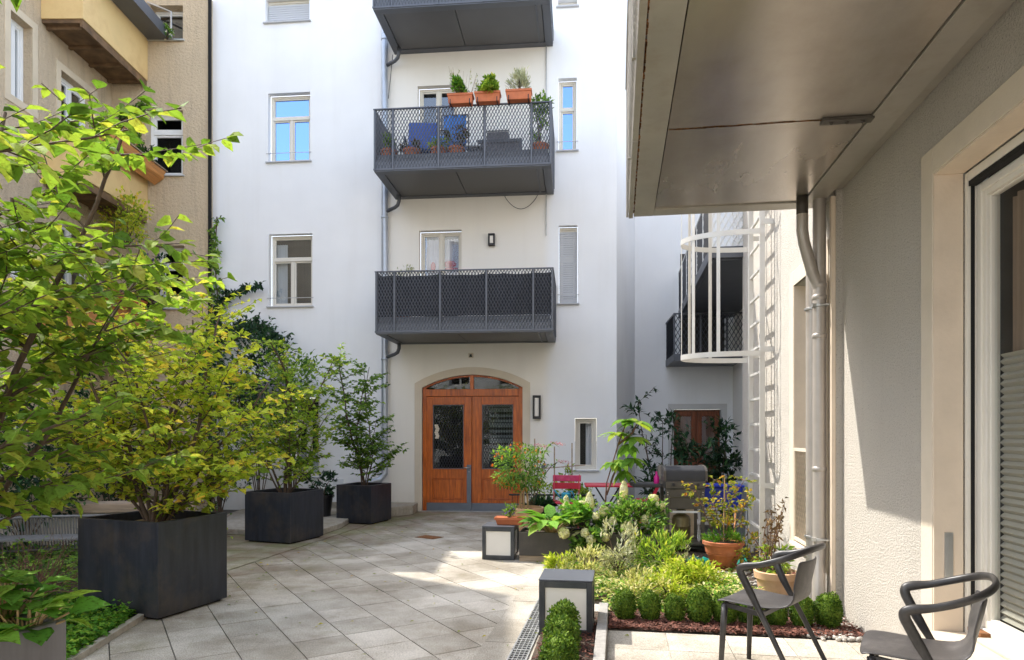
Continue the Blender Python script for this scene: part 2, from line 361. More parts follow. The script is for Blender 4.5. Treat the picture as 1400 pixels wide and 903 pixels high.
LF = dict(
 near=leafmat('hazel_leaves', [(0,(.10,.20,.03)),(.45,(.22,.35,.05)),(.85,(.34,.44,.07)),(1,(.50,.48,.09))], .42, gain=1.2),
 yellow=leafmat('yellowing_leaves', [(0,(.14,.24,.035)),(.35,(.40,.50,.06)),(.75,(.60,.64,.09)),(.92,(.78,.68,.11)),(1,(.66,.40,.08))], .45, gain=1.5),
 mid=leafmat('fresh_leaves', [(0,(.09,.19,.04)),(.5,(.28,.43,.06)),(.9,(.44,.56,.09)),(1,(.60,.54,.10))], .42, gain=1.5),
 green=leafmat('green_leaves', [(0,(.05,.13,.035)),(.6,(.18,.33,.065)),(1,(.31,.46,.09))], .38, gain=1.4),
 dark=leafmat('evergreen_leaves', [(0,(.010,.032,.020)),(.6,(.024,.070,.034)),(1,(.055,.13,.045))], .14, .42),
 box=leafmat('box_leaves', [(0,(.03,.075,.012)),(.5,(.075,.155,.02)),(1,(.19,.28,.035))], .22, .7),
 lime=leafmat('lime_leaves', [(0,(.22,.34,.03)),(.6,(.44,.52,.05)),(1,(.66,.64,.16))], .35),
 varieg=leafmat('variegated_leaves', [(0,(.20,.30,.06)),(.5,(.55,.52,.22)),(1,(.72,.68,.42))], .3),
 silver=leafmat('silver_leaves', [(0,(.25,.28,.20)),(.6,(.50,.50,.36)),(1,(.68,.66,.50))], .25, .6),
 hosta=leafmat('hosta_leaves', [(0,(.06,.20,.03)),(.6,(.16,.34,.05)),(1,(.30,.44,.08))], .3),
 big=leafmat('umbrella_leaves', [(0,(.08,.20,.03)),(.7,(.18,.34,.05)),(1,(.34,.42,.06))], .4),
 ground=leafmat('ground_cover_leaves', [(0,(.05,.16,.02)),(.6,(.12,.29,.035)),(1,(.26,.40,.05))], .3),
 dry=leafmat('dry_leaves', [(0,(.10,.06,.03)),(.6,(.24,.15,.08)),(1,(.40,.28,.15))], .2, .7),
 rose=leafmat('rose_leaves', [(0,(.10,.17,.02)),(.5,(.30,.32,.04)),(.85,(.48,.38,.05)),(1,(.50,.18,.03))], .35),
 cream=leafmat('cream_petals', [(0,(.62,.60,.38)),(.6,(.80,.78,.62)),(1,(.70,.72,.35))], .25, .7),
 orange=leafmat('orange_petals', [(0,(.60,.10,.02)),(1,(.75,.30,.04))], .3),
 pink=leafmat('mauve_petals', [(0,(.45,.16,.28)),(1,(.60,.32,.42))], .3),
 purple=leafmat('purple_petals', [(0,(.10,.04,.28)),(1,(.22,.12,.45))], .3),
 whitef=leafmat('white_petals', [(0,(.7,.7,.66)),(1,(.85,.85,.8))], .3),
 dkred=leafmat('dark_red_leaves', [(0,(.10,.02,.02)),(.5,(.05,.10,.03)),(1,(.16,.04,.03))], .2),
)
# ------------------------------------------------------------------ ground and paving
mb = MB(); mb.poly([(-120,-120,-.012),(120,-120,-.012),(120,120,-.012),(-120,120,-.012)])
tag(mb.build('ground', MT['ground']), kind='structure')
def clip(poly, a, b):          # keep the part left of a->b
    out = []
    for i in range(len(poly)):
        p, q = poly[i-1], poly[i]
        dp = (b[0]-a[0])*(p[1]-a[1])-(b[1]-a[1])*(p[0]-a[0]); dq = (b[0]-a[0])*(q[1]-a[1])-(b[1]-a[1])*(q[0]-a[0])
        if (dp >= 0) != (dq >= 0):
            t = dp/(dp-dq); out.append((p[0]+(q[0]-p[0])*t, p[1]+(q[1]-p[1])*t))
        if dq >= 0: out.append(q)
    return out
def tiles(mb, o, ux, sx, sy, gx, gy, poly, i0, i1, j0, j1, z=0, jit=.0015):
    ux = V((ux[0],ux[1],0)).normalized(); uy = V((-ux.y,ux.x,0))
    for i in range(i0, i1):
        for j in range(j0, j1):
            c = [V((o[0],o[1],0))+ux*(sx*i+a)+uy*(sy*j+b) for a, b in ((gx/2,gy/2),(sx-gx/2,gy/2),(sx-gx/2,sy-gy/2),(gx/2,sy-gy/2))]
            q = [(p.x,p.y) for p in c]
            for k in range(len(poly)):
                q = clip(q, poly[k-1], poly[k])
                if len(q) < 3: break
            if len(q) >= 3:
                zz = z+rng.uniform(-jit,jit); n = len(q)
                mb.add([(x,y,zz) for x,y in q]+[(x,y,zz-.03) for x,y in q], [tuple(range(n))]+[(k,n+k,n+(k+1)%n,(k+1)%n) for k in range(n)])
def rline(Y): return .287+.1668*(Y-7.865)
def lline(Y): return -3.11+.2*(Y-7.37)
fy = lambda X: 12.93-.0947*(X+.833)
mb = MB()
court = [(lline(1.0),1.0),(rline(1.0),1.0),(rline(13),fy(rline(13))),(lline(13.2),fy(lline(13.2)))]
tiles(mb, (-1.445,5.387), (.854,.52), .373, .381, .0085, .0045, court, -30, 40, -30, 40)
lb = [(lline(1)-1.6,1.0),(lline(1)-.008,1.0),(lline(13.2)-.008,13.2),(lline(13.2)-1.6,13.2)]
tiles(mb, (-3.11,7.37), (.98,-.2), .48, .40, .006, .006, lb, -5, 2, -20, 20)
rb = [(rline(1)+.008,1.0),(rline(1)+.9,1.0),(rline(12.8)+2.5,12.8),(rline(12.8)+.008,12.8)]
tiles(mb, (.295,7.865), (.986,-.1645), .40, .60, .006, .006, rb, -2, 12, -16, 12)
tag(mb.build('paving', MT['paving']), kind='structure')
mb = MB()                                              # terrace in front of the right wing
terr = [tuple(WW(-1.66,-2)[:2]), tuple(WW(-.003,-2)[:2]), tuple(WW(-.003,4.93)[:2]), tuple(WW(-1.06,4.93)[:2]), tuple(WW(-1.06,3.0)[:2])]
terr = [tuple(WW(-1.865,-2)[:2]), tuple(WW(-.003,-2)[:2]), tuple(WW(-.003,4.93)[:2]), tuple(WW(-1.865,4.93)[:2])]
tiles(mb, WW(-1.865,4.93), (WC,-WSN), .42, .42, .006, .006, terr, 0, 5, -18, 0, z=.006)
tag(mb.build('terrace', MT['paving']), kind='structure')
# planted beds and mulch
mb = MB(); ring = [(-2.05,7.6),(-2.05,8.35),(-.003,8.9),(-.003,4.95),(-1.06,4.95),(-1.22,5.02)]
mb.poly([WW(a,b,.012) for a,b in [(-1.95,4.95),(-.003,4.95),(-.003,8.9),(-1.2,8.9),(-1.2,7.35),(-2.42,7.35),(-2.42,5.75),(-1.95,5.75)]])
mb.poly([WW(a,b,.012) for a,b in [(-2.36,1.5),(-1.95,1.5),(-1.95,5.45),(-2.36,5.45)]])
tag(mb.build('flower_bed', MT['bed']), kind='structure')
mb = MB(); g = random.Random(3)
for k in range(7600):
    if k < 5600: a, b = g.uniform(-1.86,-.02), 4.95+abs(g.gauss(0,.24))
    else: a, b = g.uniform(-2.34,-1.96), g.uniform(2.2,5.2)
    z = .016+g.uniform(0,.03); L = g.uniform(.012,.034); w = L*g.uniform(.3,.6)
    c = WW(a,b,z); t = g.uniform(0,6.28); d = V((math.cos(t),math.sin(t),g.uniform(-.4,.4)))*L/2; e = V((-math.sin(t),math.cos(t),g.uniform(-.5,.5)))*w/2
    mb.add([c-d-e,c+d-e,c+d+e,c-d+e,c+V((0,0,.005))], [(0,1,4),(1,2,4),(2,3,4),(3,0,4)])
tag(mb.build('bark_mulch', MT['mulch']), 'dark red-brown bark mulch around the box balls', 'mulch', kind='stuff')
mb = MB()
for k in range(900):
    a, b = g.uniform(-.85,-.02), g.uniform(5.6,7.8)
    if g.random() < .35: a, b = g.uniform(-.42,-.02), g.uniform(4.9,5.6)
    r = g.uniform(.012,.03); c = WW(a,b,.012+r*.4); mb.ball(c, r, r*g.uniform(.6,1), r*.6, 6, 4, .12, g)
tag(mb.build('gravel', MT['pebble'], smooth=True), 'loose pale pebbles along the foot of the right wall', 'gravel', kind='stuff')

# ------------------------------------------------------------------ wall / window helpers
def wall(mb, mp, a0, a1, z0, z1, holes, dep):
    A = sorted({a0,a1,*[h[i] for h in holes for i in (0,1)]}); Z = sorted({z0,z1,*[h[i] for h in holes for i in (2,3)]})
    A = [a for a in A if a0 <= a <= a1]; Z = [z for z in Z if z0 <= z <= z1]
    for i in range(len(A)-1):
        for j in range(len(Z)-1):
            ca, cz = (A[i]+A[i+1])/2, (Z[j]+Z[j+1])/2
            if any(h[0]<ca<h[1] and h[2]<cz<h[3] for h in holes): continue
            mb.poly([mp(A[i],0,Z[j]),mp(A[i+1],0,Z[j]),mp(A[i+1],0,Z[j+1]),mp(A[i],0,Z[j+1])])
    for x0,x1,y0,y1 in holes:
        for q in ([(x0,y0),(x0,y1)],[(x1,y1),(x1,y0)],[(x0,y1),(x1,y1)],[(x1,y0),(x0,y0)]):
            mb.poly([mp(q[0][0],0,q[0][1]),mp(q[1][0],0,q[1][1]),mp(q[1][0],dep,q[1][1]),mp(q[0][0],dep,q[0][1])])
def ab(mb, mp, a0, a1, z0, z1, d0, d1):
    mb.hexa([mp(a0,d0,z0),mp(a1,d0,z0),mp(a1,d1,z0),mp(a0,d1,z0),mp(a0,d0,z1),mp(a1,d0,z1),mp(a1,d1,z1),mp(a0,d1,z1)])
def frame4(mb, mp, a0, a1, z0, z1, w, d0, d1, wb=None):
    wb = wb or w
    ab(mb,mp,a0,a0+w,z0,z1,d0,d1); ab(mb,mp,a1-w,a1,z0,z1,d0,d1)
    ab(mb,mp,a0+w,a1-w,z0,z0+wb,d0,d1); ab(mb,mp,a0+w,a1-w,z1-w,z1,d0,d1)
def window(par, mp, a0, a1, z0, z1, dep=.13, fw=.05, transom=None, mull=True, pane='pane', sill=True, fm='frame', curtain=None, label=None, room='dark', blind=None):
    e = .003; a0 += e; a1 -= e; z0 += e; z1 -= e
    f = MB(); frame4(f, mp, a0, a1, z0, z1, fw, dep, dep+.07)
    lights = []; zt = z1-fw
    if transom:
        t = z0+(z1-z0)*transom
        ab(f,mp,a0+fw,a1-fw,t-fw*.55,t+fw*.55,dep-.012,dep+.07); lights.append((a0+fw,a1-fw,t+fw*.55,zt)); zt = t-fw*.55
    if mull:
        m = (a0+a1)/2; ab(f,mp,m-fw*.5,m+fw*.5,z0+fw,zt,dep-.006,dep+.07)
        lights += [(a0+fw,m-fw*.5,z0+fw,zt),(m+fw*.5,a1-fw,z0+fw,zt)]
    else: lights.append((a0+fw,a1-fw,z0+fw,zt))
    for l in lights: frame4(f, mp, l[0]+.001,l[1]-.001,l[2]+.001,l[3]-.001, fw*.55, dep+.012, dep+.055)
    w = f.build('window', MT[fm], par, bevel=.004)
    if label: w['label'] = label
    for l in lights:
        p = MB(); k = fw*.5; p.poly([mp(l[0]+k,dep+.035,l[2]+k),mp(l[1]-k,dep+.035,l[2]+k),mp(l[1]-k,dep+.035,l[3]-k),mp(l[0]+k,dep+.035,l[3]-k)])
        p.build('pane', MT[pane], w)
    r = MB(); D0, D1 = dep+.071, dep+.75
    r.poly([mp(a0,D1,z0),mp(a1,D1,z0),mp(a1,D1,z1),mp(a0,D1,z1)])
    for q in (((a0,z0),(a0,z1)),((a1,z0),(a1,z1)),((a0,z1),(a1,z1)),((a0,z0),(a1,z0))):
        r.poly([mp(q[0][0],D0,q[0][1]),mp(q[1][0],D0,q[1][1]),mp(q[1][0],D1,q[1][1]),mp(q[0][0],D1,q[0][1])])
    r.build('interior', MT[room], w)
    if curtain:
        cm, c0, c1, cz0, cz1 = curtain
        c = MB(); n = 40; vs = []
        for i in range(n+1):
            a = a0+(a1-a0)*(c0+(c1-c0)*i/n); d = dep+.13+.02*math.sin(i*1.9)+.012*math.sin(i*.7)
            vs += [mp(a,d,z0+(z1-z0)*cz0), mp(a,d,z0+(z1-z0)*cz1)]
        c.add(vs, [(2*i,2*i+2,2*i+3,2*i+1) for i in range(n)]); c.build('curtain', MT[cm], w, smooth=True)
    if blind:
        s = MB(); z = z1-.09
        while z > z0+(z1-z0)*(1-blind): ab(s,mp,a0+.012,a1-.012,z-.042,z-.006,dep-.035,dep-.022); z -= .042
        s.build('roller_shutter', MT['shutter'], w)
    if sill:
        s = MB(); ab(s,mp,a0-.04,a1+.04,z0-.028,z0-.004,-.05,dep)
        s.build('sill', MT['shutter'], w, bevel=.004)
    return w
def expanded(mb, mp, a0, a1, z0, z1, cw=.027, ch=.105, t=.0125):
    """expanded metal: zigzag strands meeting at their knuckles, each strand turned a little out of the sheet"""
    nc = max(2,round((a1-a0)/cw)); cw = (a1-a0)/nc; nr = max(2,round((z1-z0)/(ch/2))); hz = (z1-z0)/nr
    for k in range(nc+1):
        vs = []
        for j in range(nr+1):
            off = cw*.46*(1 if (j+k)%2 else -1); a = a0+cw*k+off*.98
            a = min(max(a,a0+.002),a1-.002)
            z = z0+hz*j
            vs += [mp(a-t*.5,-.006,z-t*.0), mp(a+t*.5,.006,z)]
        mb.add(vs, [(2*j,2*j+1,2*j+3,2*j+2) for j in range(nr)])

# ------------------------------------------------------------------ white building
B = thing('white_apartment_building', 'white rendered apartment building with balconies and arched double entrance door', 'building', FP, FA)
fm_ = lambda a,d,z: V((a,d,z))
TOP = 10.03
U0, U1 = FU(286.5), FU(843)
def hole(x0,x1,y0,y1,yl=0): return (FU(x0,yl),FU(x1,yl),FZ((x0+x1)/2,y1,yl),FZ((x0+x1)/2,y0,yl))
HW = dict(w1=hole(363,423,-4,30), w2=hole(366.5,424,127,221), w3=hole(367.5,427,320,419), w4=hole(401,437,544,652),
  n0=hole(763,789,-2,9), n1=hole(763.5,788.5,107,206), n2=hole(764,789.5,308.5,415), n3=hole(786,816,572,643),
  b2=hole(571,625,117,262), b1=hole(573,631,315,468))
du0, du1 = FU(577), FU(714.5); ZS, ZA = FZ(645,530), FZ(645,512.5)
HW['door'] = (du0, du1, 0.0, ZA)
w = MB(); wall(w, fm_, U0, U1, -.02, TOP, list(HW.values()), .13)
def arch(u): t = (u-du0)/(du1-du0)*2-1; Rr = 1; s = (ZA-ZS); r = (1+ (s/((du1-du0)/2))**2)/(2*s/((du1-du0)/2)); hw=(du1-du0)/2; r*=hw; return ZA-r+math.sqrt(max(0,r*r-(t*hw)**2))
n = 28
for i in range(n):
    a, b = du0+(du1-du0)*i/n, du0+(du1-du0)*(i+1)/n
    za, zb = arch(a), arch(b)
    w.poly([(a,0,za),(b,0,zb),(b,0,ZA),(a,0,ZA)]); w.poly([(a,0,za),(b,0,zb),(b,.2,zb),(a,.2,za)])
RU, RY = 3.325, 2.363                                       # splayed return and the recessed rear wall
w.poly([(U1,0,-.02),(RU,RY,-.02),(RU,RY,TOP),(U1,0,TOP)])
rm = lambda a,d,z: V((a,RY+d,z))
hd = (FU(921,RY),FU(986,RY),0.0,FZ(950,560,RY))
wall(w, rm, RU, 7.2, -.02, TOP, [hd], .16)
w.poly([(U0,0,TOP),(U1,0,TOP),(RU,RY,TOP),(U0,RY,TOP)])
w.build('wall', MT['facade'], B)
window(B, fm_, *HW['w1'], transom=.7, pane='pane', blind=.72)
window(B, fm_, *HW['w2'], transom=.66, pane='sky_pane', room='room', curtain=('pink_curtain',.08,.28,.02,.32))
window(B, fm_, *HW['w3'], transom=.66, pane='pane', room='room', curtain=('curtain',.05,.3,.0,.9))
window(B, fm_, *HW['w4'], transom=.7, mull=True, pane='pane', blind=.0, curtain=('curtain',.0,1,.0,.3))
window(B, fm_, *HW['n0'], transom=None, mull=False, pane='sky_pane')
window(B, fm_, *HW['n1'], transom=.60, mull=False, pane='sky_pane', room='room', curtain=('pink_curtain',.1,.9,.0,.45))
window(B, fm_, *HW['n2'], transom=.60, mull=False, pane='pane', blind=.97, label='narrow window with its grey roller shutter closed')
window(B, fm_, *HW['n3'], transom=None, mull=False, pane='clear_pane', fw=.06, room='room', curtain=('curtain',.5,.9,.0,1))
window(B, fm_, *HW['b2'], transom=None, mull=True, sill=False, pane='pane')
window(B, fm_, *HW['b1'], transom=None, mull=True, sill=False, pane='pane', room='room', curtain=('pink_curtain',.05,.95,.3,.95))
c = MB(); b1 = HW['b1']
c.ball((b1[0]+.22,.24,b1[2]+(b1[3]-b1[2])*.70),.05,.03,.10,10,6); c.ball((b1[1]-.27,.24,b1[2]+(b1[3]-b1[2])*.72),.13,.03,.07,12,6); c.box(b1[1]-.4,b1[1]-.12,.235,.25,b1[2]+1.42,b1[2]+1.47)
c.build('red_cloth', MT['red_cloth'], B, smooth=True)
for k in ('w2','w3','n1','n2'):
    h_ = HW[k]; c = MB(); c.tube([(h_[0]-.03,-.02,h_[2]+.16),(h_[1]+.03,-.02,h_[2]+.16)], .007, 6); c.tube([(h_[0]+.02,-.02,h_[2]+.16),(h_[0]+.02,.05,h_[2]+.16)],.006,6); c.tube([(h_[1]-.02,-.02,h_[2]+.16),(h_[1]-.02,.05,h_[2]+.16)],.006,6)
    c.build('guard_rail', MT['galv'], B)
# cream band round the arched doorway
c = MB(); bw = FU(577)-FU(567)
hw_ = (du1-du0)/2; sg = ZA-ZS; rr_ = (hw_*hw_+sg*sg)/(2*sg); zc_ = ZA-rr_; cu_ = (du0+du1)/2
def arch2(u): return zc_+math.sqrt((rr_+bw)**2-(u-cu_)**2)
for (ua,ub) in ((du0-bw,du0),(du1,du1+bw)):
    c.hexa([(ua,-.012,0),(ub,-.012,0),(ub,.1,0),(ua,.1,0),(ua,-.012,arch2(ua)),(ub,-.012,arch2(ub)),(ub,.1,arch2(ub)),(ua,.1,arch2(ua))])
for i in range(n):
    a, b = du0+(du1-du0)*i/n, du0+(du1-du0)*(i+1)/n
    c.hexa([(a,-.012,arch(a)),(b,-.012,arch(b)),(b,.1,arch(b)),(a,.1,arch(a)),(a,-.012,arch2(a)),(b,-.012,arch2(b)),(b,.1,arch2(b)),(a,.1,arch2(a))])
c.build('door_surround', MT['facade_trim'], B)
c = MB(); ab(c,fm_,FU(441),du0-bw-.002,0,.16,-.014,.0); c.build('plinth', MT['stone'], B)
# entrance door
d0 = .045
fw_ = .075; zt0, zt1 = FZ(645,541), FZ(645,533.5); mid = FU(644.5)
f = MB()
ab(f,fm_,du0+.002,du0+fw_,0.01,ZS-.0,d0,d0+.1); ab(f,fm_,du1-fw_,du1-.002,0.01,ZS,d0,d0+.1)
ab(f,fm_,du0+fw_,du1-fw_,zt0-.01,zt1+.02,d0-.01,d0+.1); 
for i in range(n):
    a, b = du0+.002+(du1-du0-.004)*i/n, du0+.002+(du1-du0-.004)*(i+1)/n
    za, zb = arch(a)-.003, arch(b)-.003
    f.hexa([(a,d0,max(ZS-.05,za-.036)),(b,d0,max(ZS-.05,zb-.036)),(b,d0+.1,max(ZS-.05,zb-.036)),(a,d0+.1,max(ZS-.05,za-.036)),(a,d0,za),(b,d0,zb),(b,d0+.1,zb),(a,d0+.1,za)])
ab(f,fm_,mid-.035,mid+.035,zt1+.02,ZA-.03,d0+.004,d0+.1)
door = f.build('entrance_door', MT['door_wood'], B, bevel=.006)
g_ = MB()
for i in range(n):
    a, b = du0+fw_*.6+(du1-du0-fw_*1.2)*i/n, du0+fw_*.6+(du1-du0-fw_*1.2)*(i+1)/n
    g_.poly([(a,d0+.05,zt1),(b,d0+.05,zt1),(b,d0+.05,arch(b)-.02),(a,d0+.05,arch(a)-.02)])
g_.build('fanlight', MT['dim_pane'], door)
r = MB(); r.poly([(du0,d0+1.2,0),(du1,d0+1.2,0),(du1,d0+1.2,ZA),(du0,d0+1.2,ZA)]); r.poly([(du0,d0+.1,0),(du0,d0+1.2,0),(du0,d0+1.2,ZA),(du0,d0+.1,ZA)]); r.poly([(du1,d0+.1,0),(du1,d0+1.2,0),(du1,d0+1.2,ZA),(du1,d0+.1,ZA)]); r.poly([(du0,d0+.1,ZA),(du1,d0+.1,ZA),(du1,d0+1.2,ZA),(du0,d0+1.2,ZA)])
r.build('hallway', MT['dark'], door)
zk = FZ(645,688.5); zp = FZ(645,655)
for (la, lb_, ga, gb) in ((FU(581.5),mid-.004,FU(590.5),FU(633.5)),(mid+.004,FU(710),FU(658),FU(701.5))):
    zg0, zg1 = FZ(645,642), FZ(645,553); zl1 = zt0-.015
    l = MB()
    ab(l,fm_,la,ga,zk,zl1,d0+.02,d0+.07); ab(l,fm_,gb,lb_,zk,zl1,d0+.02,d0+.07)
    ab(l,fm_,ga,gb,zg1,zl1,d0+.02,d0+.07); ab(l,fm_,ga,gb,zp,zg0,d0+.02,d0+.07)
    ab(l,fm_,ga,gb,zk,zk+.06,d0+.02,d0+.07)
    ab(l,fm_,ga,gb,zk+.06,zp,d0+.04,d0+.06)
    frame4(l,fm_,ga+.02,gb-.02,zk+.075,zp-.015,.014,d0+.028,d0+.045)
    frame4(l,fm_,ga-.012,gb+.012,zg0-.012,zg1+.012,.016,d0+.008,d0+.022)
    leafo = l.build('door_leaf', MT['door_wood'], door, bevel=.004)
    p = MB(); p.poly([(ga,d0+.05,zg0),(gb,d0+.05,zg0),(gb,d0+.05,zg1),(ga,d0+.05,zg1)]); p.build('door_pane', MT['dim_pane'], door)
    m = MB(); frame4(m,fm_,ga+.004,gb-.004,zg0+.004,zg1-.004,.014,d0+.02,d0+.03); expanded(m,lambda a,d,z: V((a,d0+.026+d,z)),ga+.01,gb-.01,zg0+.01,zg1-.01,.026,.10,.008); m.build('door_grille', MT['grey_metal'], door)
    k = MB(); ab(k,fm_,la,lb_,.015,zk-.003,d0+.012,d0+.065); k.build('kick_plate', MT['kick'], door, bevel=.003)
c = MB()
for i in range(12): a = FU(665)+.0; ab(c,fm_,a,FU(700),zg0+.2+i*.1,zg0+.2+i*.1+(.05 if i%3 else .08),d0+.35,d0+.36)
c.build('stair_treads', MT['white_plastic'], door)
k = MB(); ab(k,fm_,FU(637.5),mid-.012,zk+.004,FZ(645,636),d0+.004,d0+.018); k.build('handle_plate', MT['kick'], door, bevel=.003)
k = MB(); hz = FZ(645,640); k.tube([(FU(641),d0,hz),(FU(641),d0-.05,hz),(FU(634),d0-.052,hz)],.012,8); k.lathe([(.0,-.0),(.018,0),(.018,.01),(0,.01)],(FU(641),d0-.01,FZ(645,646)),12)
k.build('door_handle', MT['steel'], door, smooth=True)
k = MB(); 
for s in range(8):
    z = FZ(645,600)+s*.034; o_ = .012*math.sin(s*1.6); ab(k,fm_,FU(594)+o_,FU(599)+o_,z,z+.032,d0+.012,d0+.018)
k.build('door_sticker', MT['facade_trim'], door)
k = MB(); ab(k,fm_,du0+.002,du1-.002,.0,.012,d0-.06,d0+.1); k.build('threshold', MT['galv'], door)
# recessed basement door
c = MB(); tb = .12
ab(c,rm,hd[0]-tb,hd[0],0,hd[3]+tb,-.012,.1); ab(c,rm,hd[1],hd[1]+tb,0,hd[3]+tb,-.012,.1); ab(c,rm,hd[0],hd[1],hd[3],hd[3]+tb,-.012,.1)
c.build('rear_door_surround', MT['grey_trim'], B)
c = MB(); ab(c,rm,hd[0]+.003,hd[1]-.003,0,hd[3]-.003,.13,.2)
m2 = (hd[0]+hd[1])/2
for a0_,a1_ in ((hd[0]+.02,m2-.02),(m2+.02,hd[1]-.02)): frame4(c,rm,a0_,a1_,.1,hd[3]-.05,.09,.1,.13)
rd = c.build('rear_door', MT['dark_wood'], B, bevel=.006)
c = MB()
for a0_,a1_ in ((hd[0]+.12,m2-.12),(m2+.12,hd[1]-.12)): c.poly([rm(a0_,.125,.9),rm(a1_,.125,.9),rm(a1_,.125,hd[3]-.15),rm(a0_,.125,hd[3]-.15)])
c.build('rear_door_pane', MT['pane'], rd)

# ------------------------------------------------------------------ balconies of the white building
def balcony(u0, u1, zb, dep=1.4, rail=1.055, full=True, screen=False, label=None, sag=.02):
    y0 = -dep
    s = MB(); bwid = .14
    s.box(u0,u1,y0,y0+bwid,zb,zb+.17); s.box(u0,u1,-bwid,-.002,zb,zb+.17); s.box(u0,u0+bwid,y0+bwid,-bwid,zb,zb+.17); s.box(u1-bwid,u1,y0+bwid,-bwid,zb,zb+.17)
    s.box(u0-.012,u1+.012,y0-.012,y0-.001,zb+.02,zb+.055)
    s.box(u1-.26,u1-.235,y0+bwid,-bwid,zb-.006,zb+.1)
    b = s.build('balcony', MT['grey_metal'], B, bevel=.004)
    if label: b['label'] = label
    s = MB(); m_ = (u0+u1)/2-.12; g0 = .012
    s.box(u0+bwid+g0,m_-g0/2,y0+bwid+g0,-bwid-g0,zb+.012,zb+.06); s.box(m_+g0/2,u1-bwid-g0,y0+bwid+g0,-bwid-g0,zb+.012,zb+.06)
    s.build('soffit', MT['soffit_far'], b, bevel=.003)
    s = MB(); s.box(u0+.03,u1-.03,y0+.03,-.002,zb+.10,zb+.165); s.build('deck', MT['grey_metal'], b)
    if not full: rail = .30
    ps = MB(); zt = zb+rail; xs = [u0+.012,u0+.33,u0+.33+(u1-u0-.66)/3,u0+.33+(u1-u0-.66)*2/3,u1-.33,u1-.012]
    for x in xs: ps.box(x-.014,x+.014,y0-.02,y0+.012,zb+.02,zt)
    ps.box(u0-.01,u1+.01,y0-.024,y0+.016,zt,zt+.018)
    for x in (u0,u1):
        ps.box(x-.012,x+.012,y0+.02,-.004,zt,zt+.018); ps.box(x-.014,x+.014,-.04,-.01,zb+.1,zt); ps.box(x-.014,x+.014,y0*.5-.014,y0*.5+.014,zb+.02,zt)
    ps.box(u0+.05,u1-.05,y0+.016,y0+.03,zb+.165,zb+.29)
    ps.build('railing', MT['grey_metal'], b)
    for i in range(5):
        e = MB(); expanded(e, lambda a,d,z: V((a,y0-.002+d,z)), xs[i]+.014, xs[i+1]-.014, zb+.03, zt-.004); e.build('mesh_panel', MT['grey_metal'], b)
    for x in (u0,u1):
        e = MB(); expanded(e, lambda a,d,z: V((x+d,a,z)), y0+.02, -.03, zb+.03, zt-.004); e.build('mesh_panel', MT['grey_metal'], b)
    if screen:
        q = MB(); nn = 60; vs = []
        for i in range(nn+1):
            u = u0+.03+(u1-u0-.06)*i/nn; zz = zt-.05-(.012 if (i//9)%2 else .0)-.005*math.sin(i*.8)
            vs += [(u,y0+.045+.006*math.sin(i*1.3),zb+.30),(u,y0+.045+.006*math.sin(i*1.1),zz)]
        q.add(vs,[(2*i,2*i+2,2*i+3,2*i+1) for i in range(nn)])
        q.build('privacy_screen', M('charcoal_screen',(.022,.025,.034),.8,var=.35,vs=2.5,stretch=(4,1,1)), b)
    return b
YB = -1.4
ub0, ub1 = FU(513.5,YB), FU(756,YB)
zb1, zb2, zb3 = 3.19, 5.97, 8.75
balcony(ub0,ub1,zb1,screen=True,label='balcony behind its mesh hung with a charcoal privacy screen')
balcony(FU(511.5,YB),FU(753.5,YB),zb2,label='balcony crowded with pots and blue furniture behind open mesh')
balcony(FU(510,YB),FU(752,YB),zb3,full=False,label='uppermost balcony seen from below')
# rear corner balcony (first floor, recess)
def simple_balcony(par, mp, a0, a1, z0, z1, d0, d1, nm='rear_balcony'):
    s = MB(); ab(s,mp,a0,a1,z0-.14,z0,d0,d1); ab(s,mp,a0,a1,z1,z1+.03,d0,d0+.03); ab(s,mp,a0,a0+.03,z1,z1+.03,d0+.03,d1)
    k = 5
    for i in range(k+1): a = a0+(a1-a0-.03)*i/k; ab(s,mp,a,a+.03,z0,z1,d0,d0+.03)
    b = s.build(nm, MT['grey_metal'], par)
    e = MB(); expanded(e,lambda a,d,z: mp(a,d0+.015+d,z),a0+.02,a1-.02,z0,z1,.042,.15,.017); e.build('mesh_panel', MT['grey_metal'], b)
    e = MB(); expanded(e,lambda a,d,z: mp(a0+.015+d,a,z),d0+.02,d1-.02,z0,z1,.042,.15,.017); e.build('mesh_panel', MT['grey_metal'], b)
    return b
ry = RY-1.25
rb_ = simple_balcony(B, lambda a,d,z: V((a,d,z)), FU(921,ry), 6.6, FZ(940,484,ry), FZ(940,430,ry), ry, RY-.002)
c = MB(); ab(c,rm,FU(993,RY),FU(1018,RY),3.3,5.3,-.03,.0); c.build('balcony_door', MT['white_frame'], B)
c = MB(); ab(c,rm,FU(930,RY),FU(990,RY),3.1,5.4,-.02,.0); c.build('dark_opening', MT['room'], B)

# fittings on the white facade: things of their own
def wall_lamp(u, z, h, wd, label):
    t = thing('wall_lamp', label, 'wall lamp', FP+V((u*CE,-u*SE,z)), FA, 'wall lamps on the white facade')
    m = MB(); m.box(-wd/2,wd/2,-.03,-.001,-h/2,h/2); frame4(m,fm_,-wd/2,wd/2,-h/2,h/2,wd*.22,-.09,-.031,wd*.3); m.build('housing', MT['black_metal'], t, bevel=.003)
    m = MB(); m.box(-wd*.26,wd*.26,-.075,-.032,-h/2+wd*.32,h/2-wd*.32); m.build('diffuser', MT['lampglass'], t, bevel=.006)
    return t
wall_lamp(FU(734),(FZ(734,541)+FZ(734,573))/2,FZ(734,541)-FZ(734,573),.15,'tall black wall lamp right of the arched entrance door')
wall_lamp(FU(672.5),(FZ(672,321)+FZ(672,337))/2,FZ(672,321)-FZ(672,337),.125,'small black wall lamp above the lowest balcony')
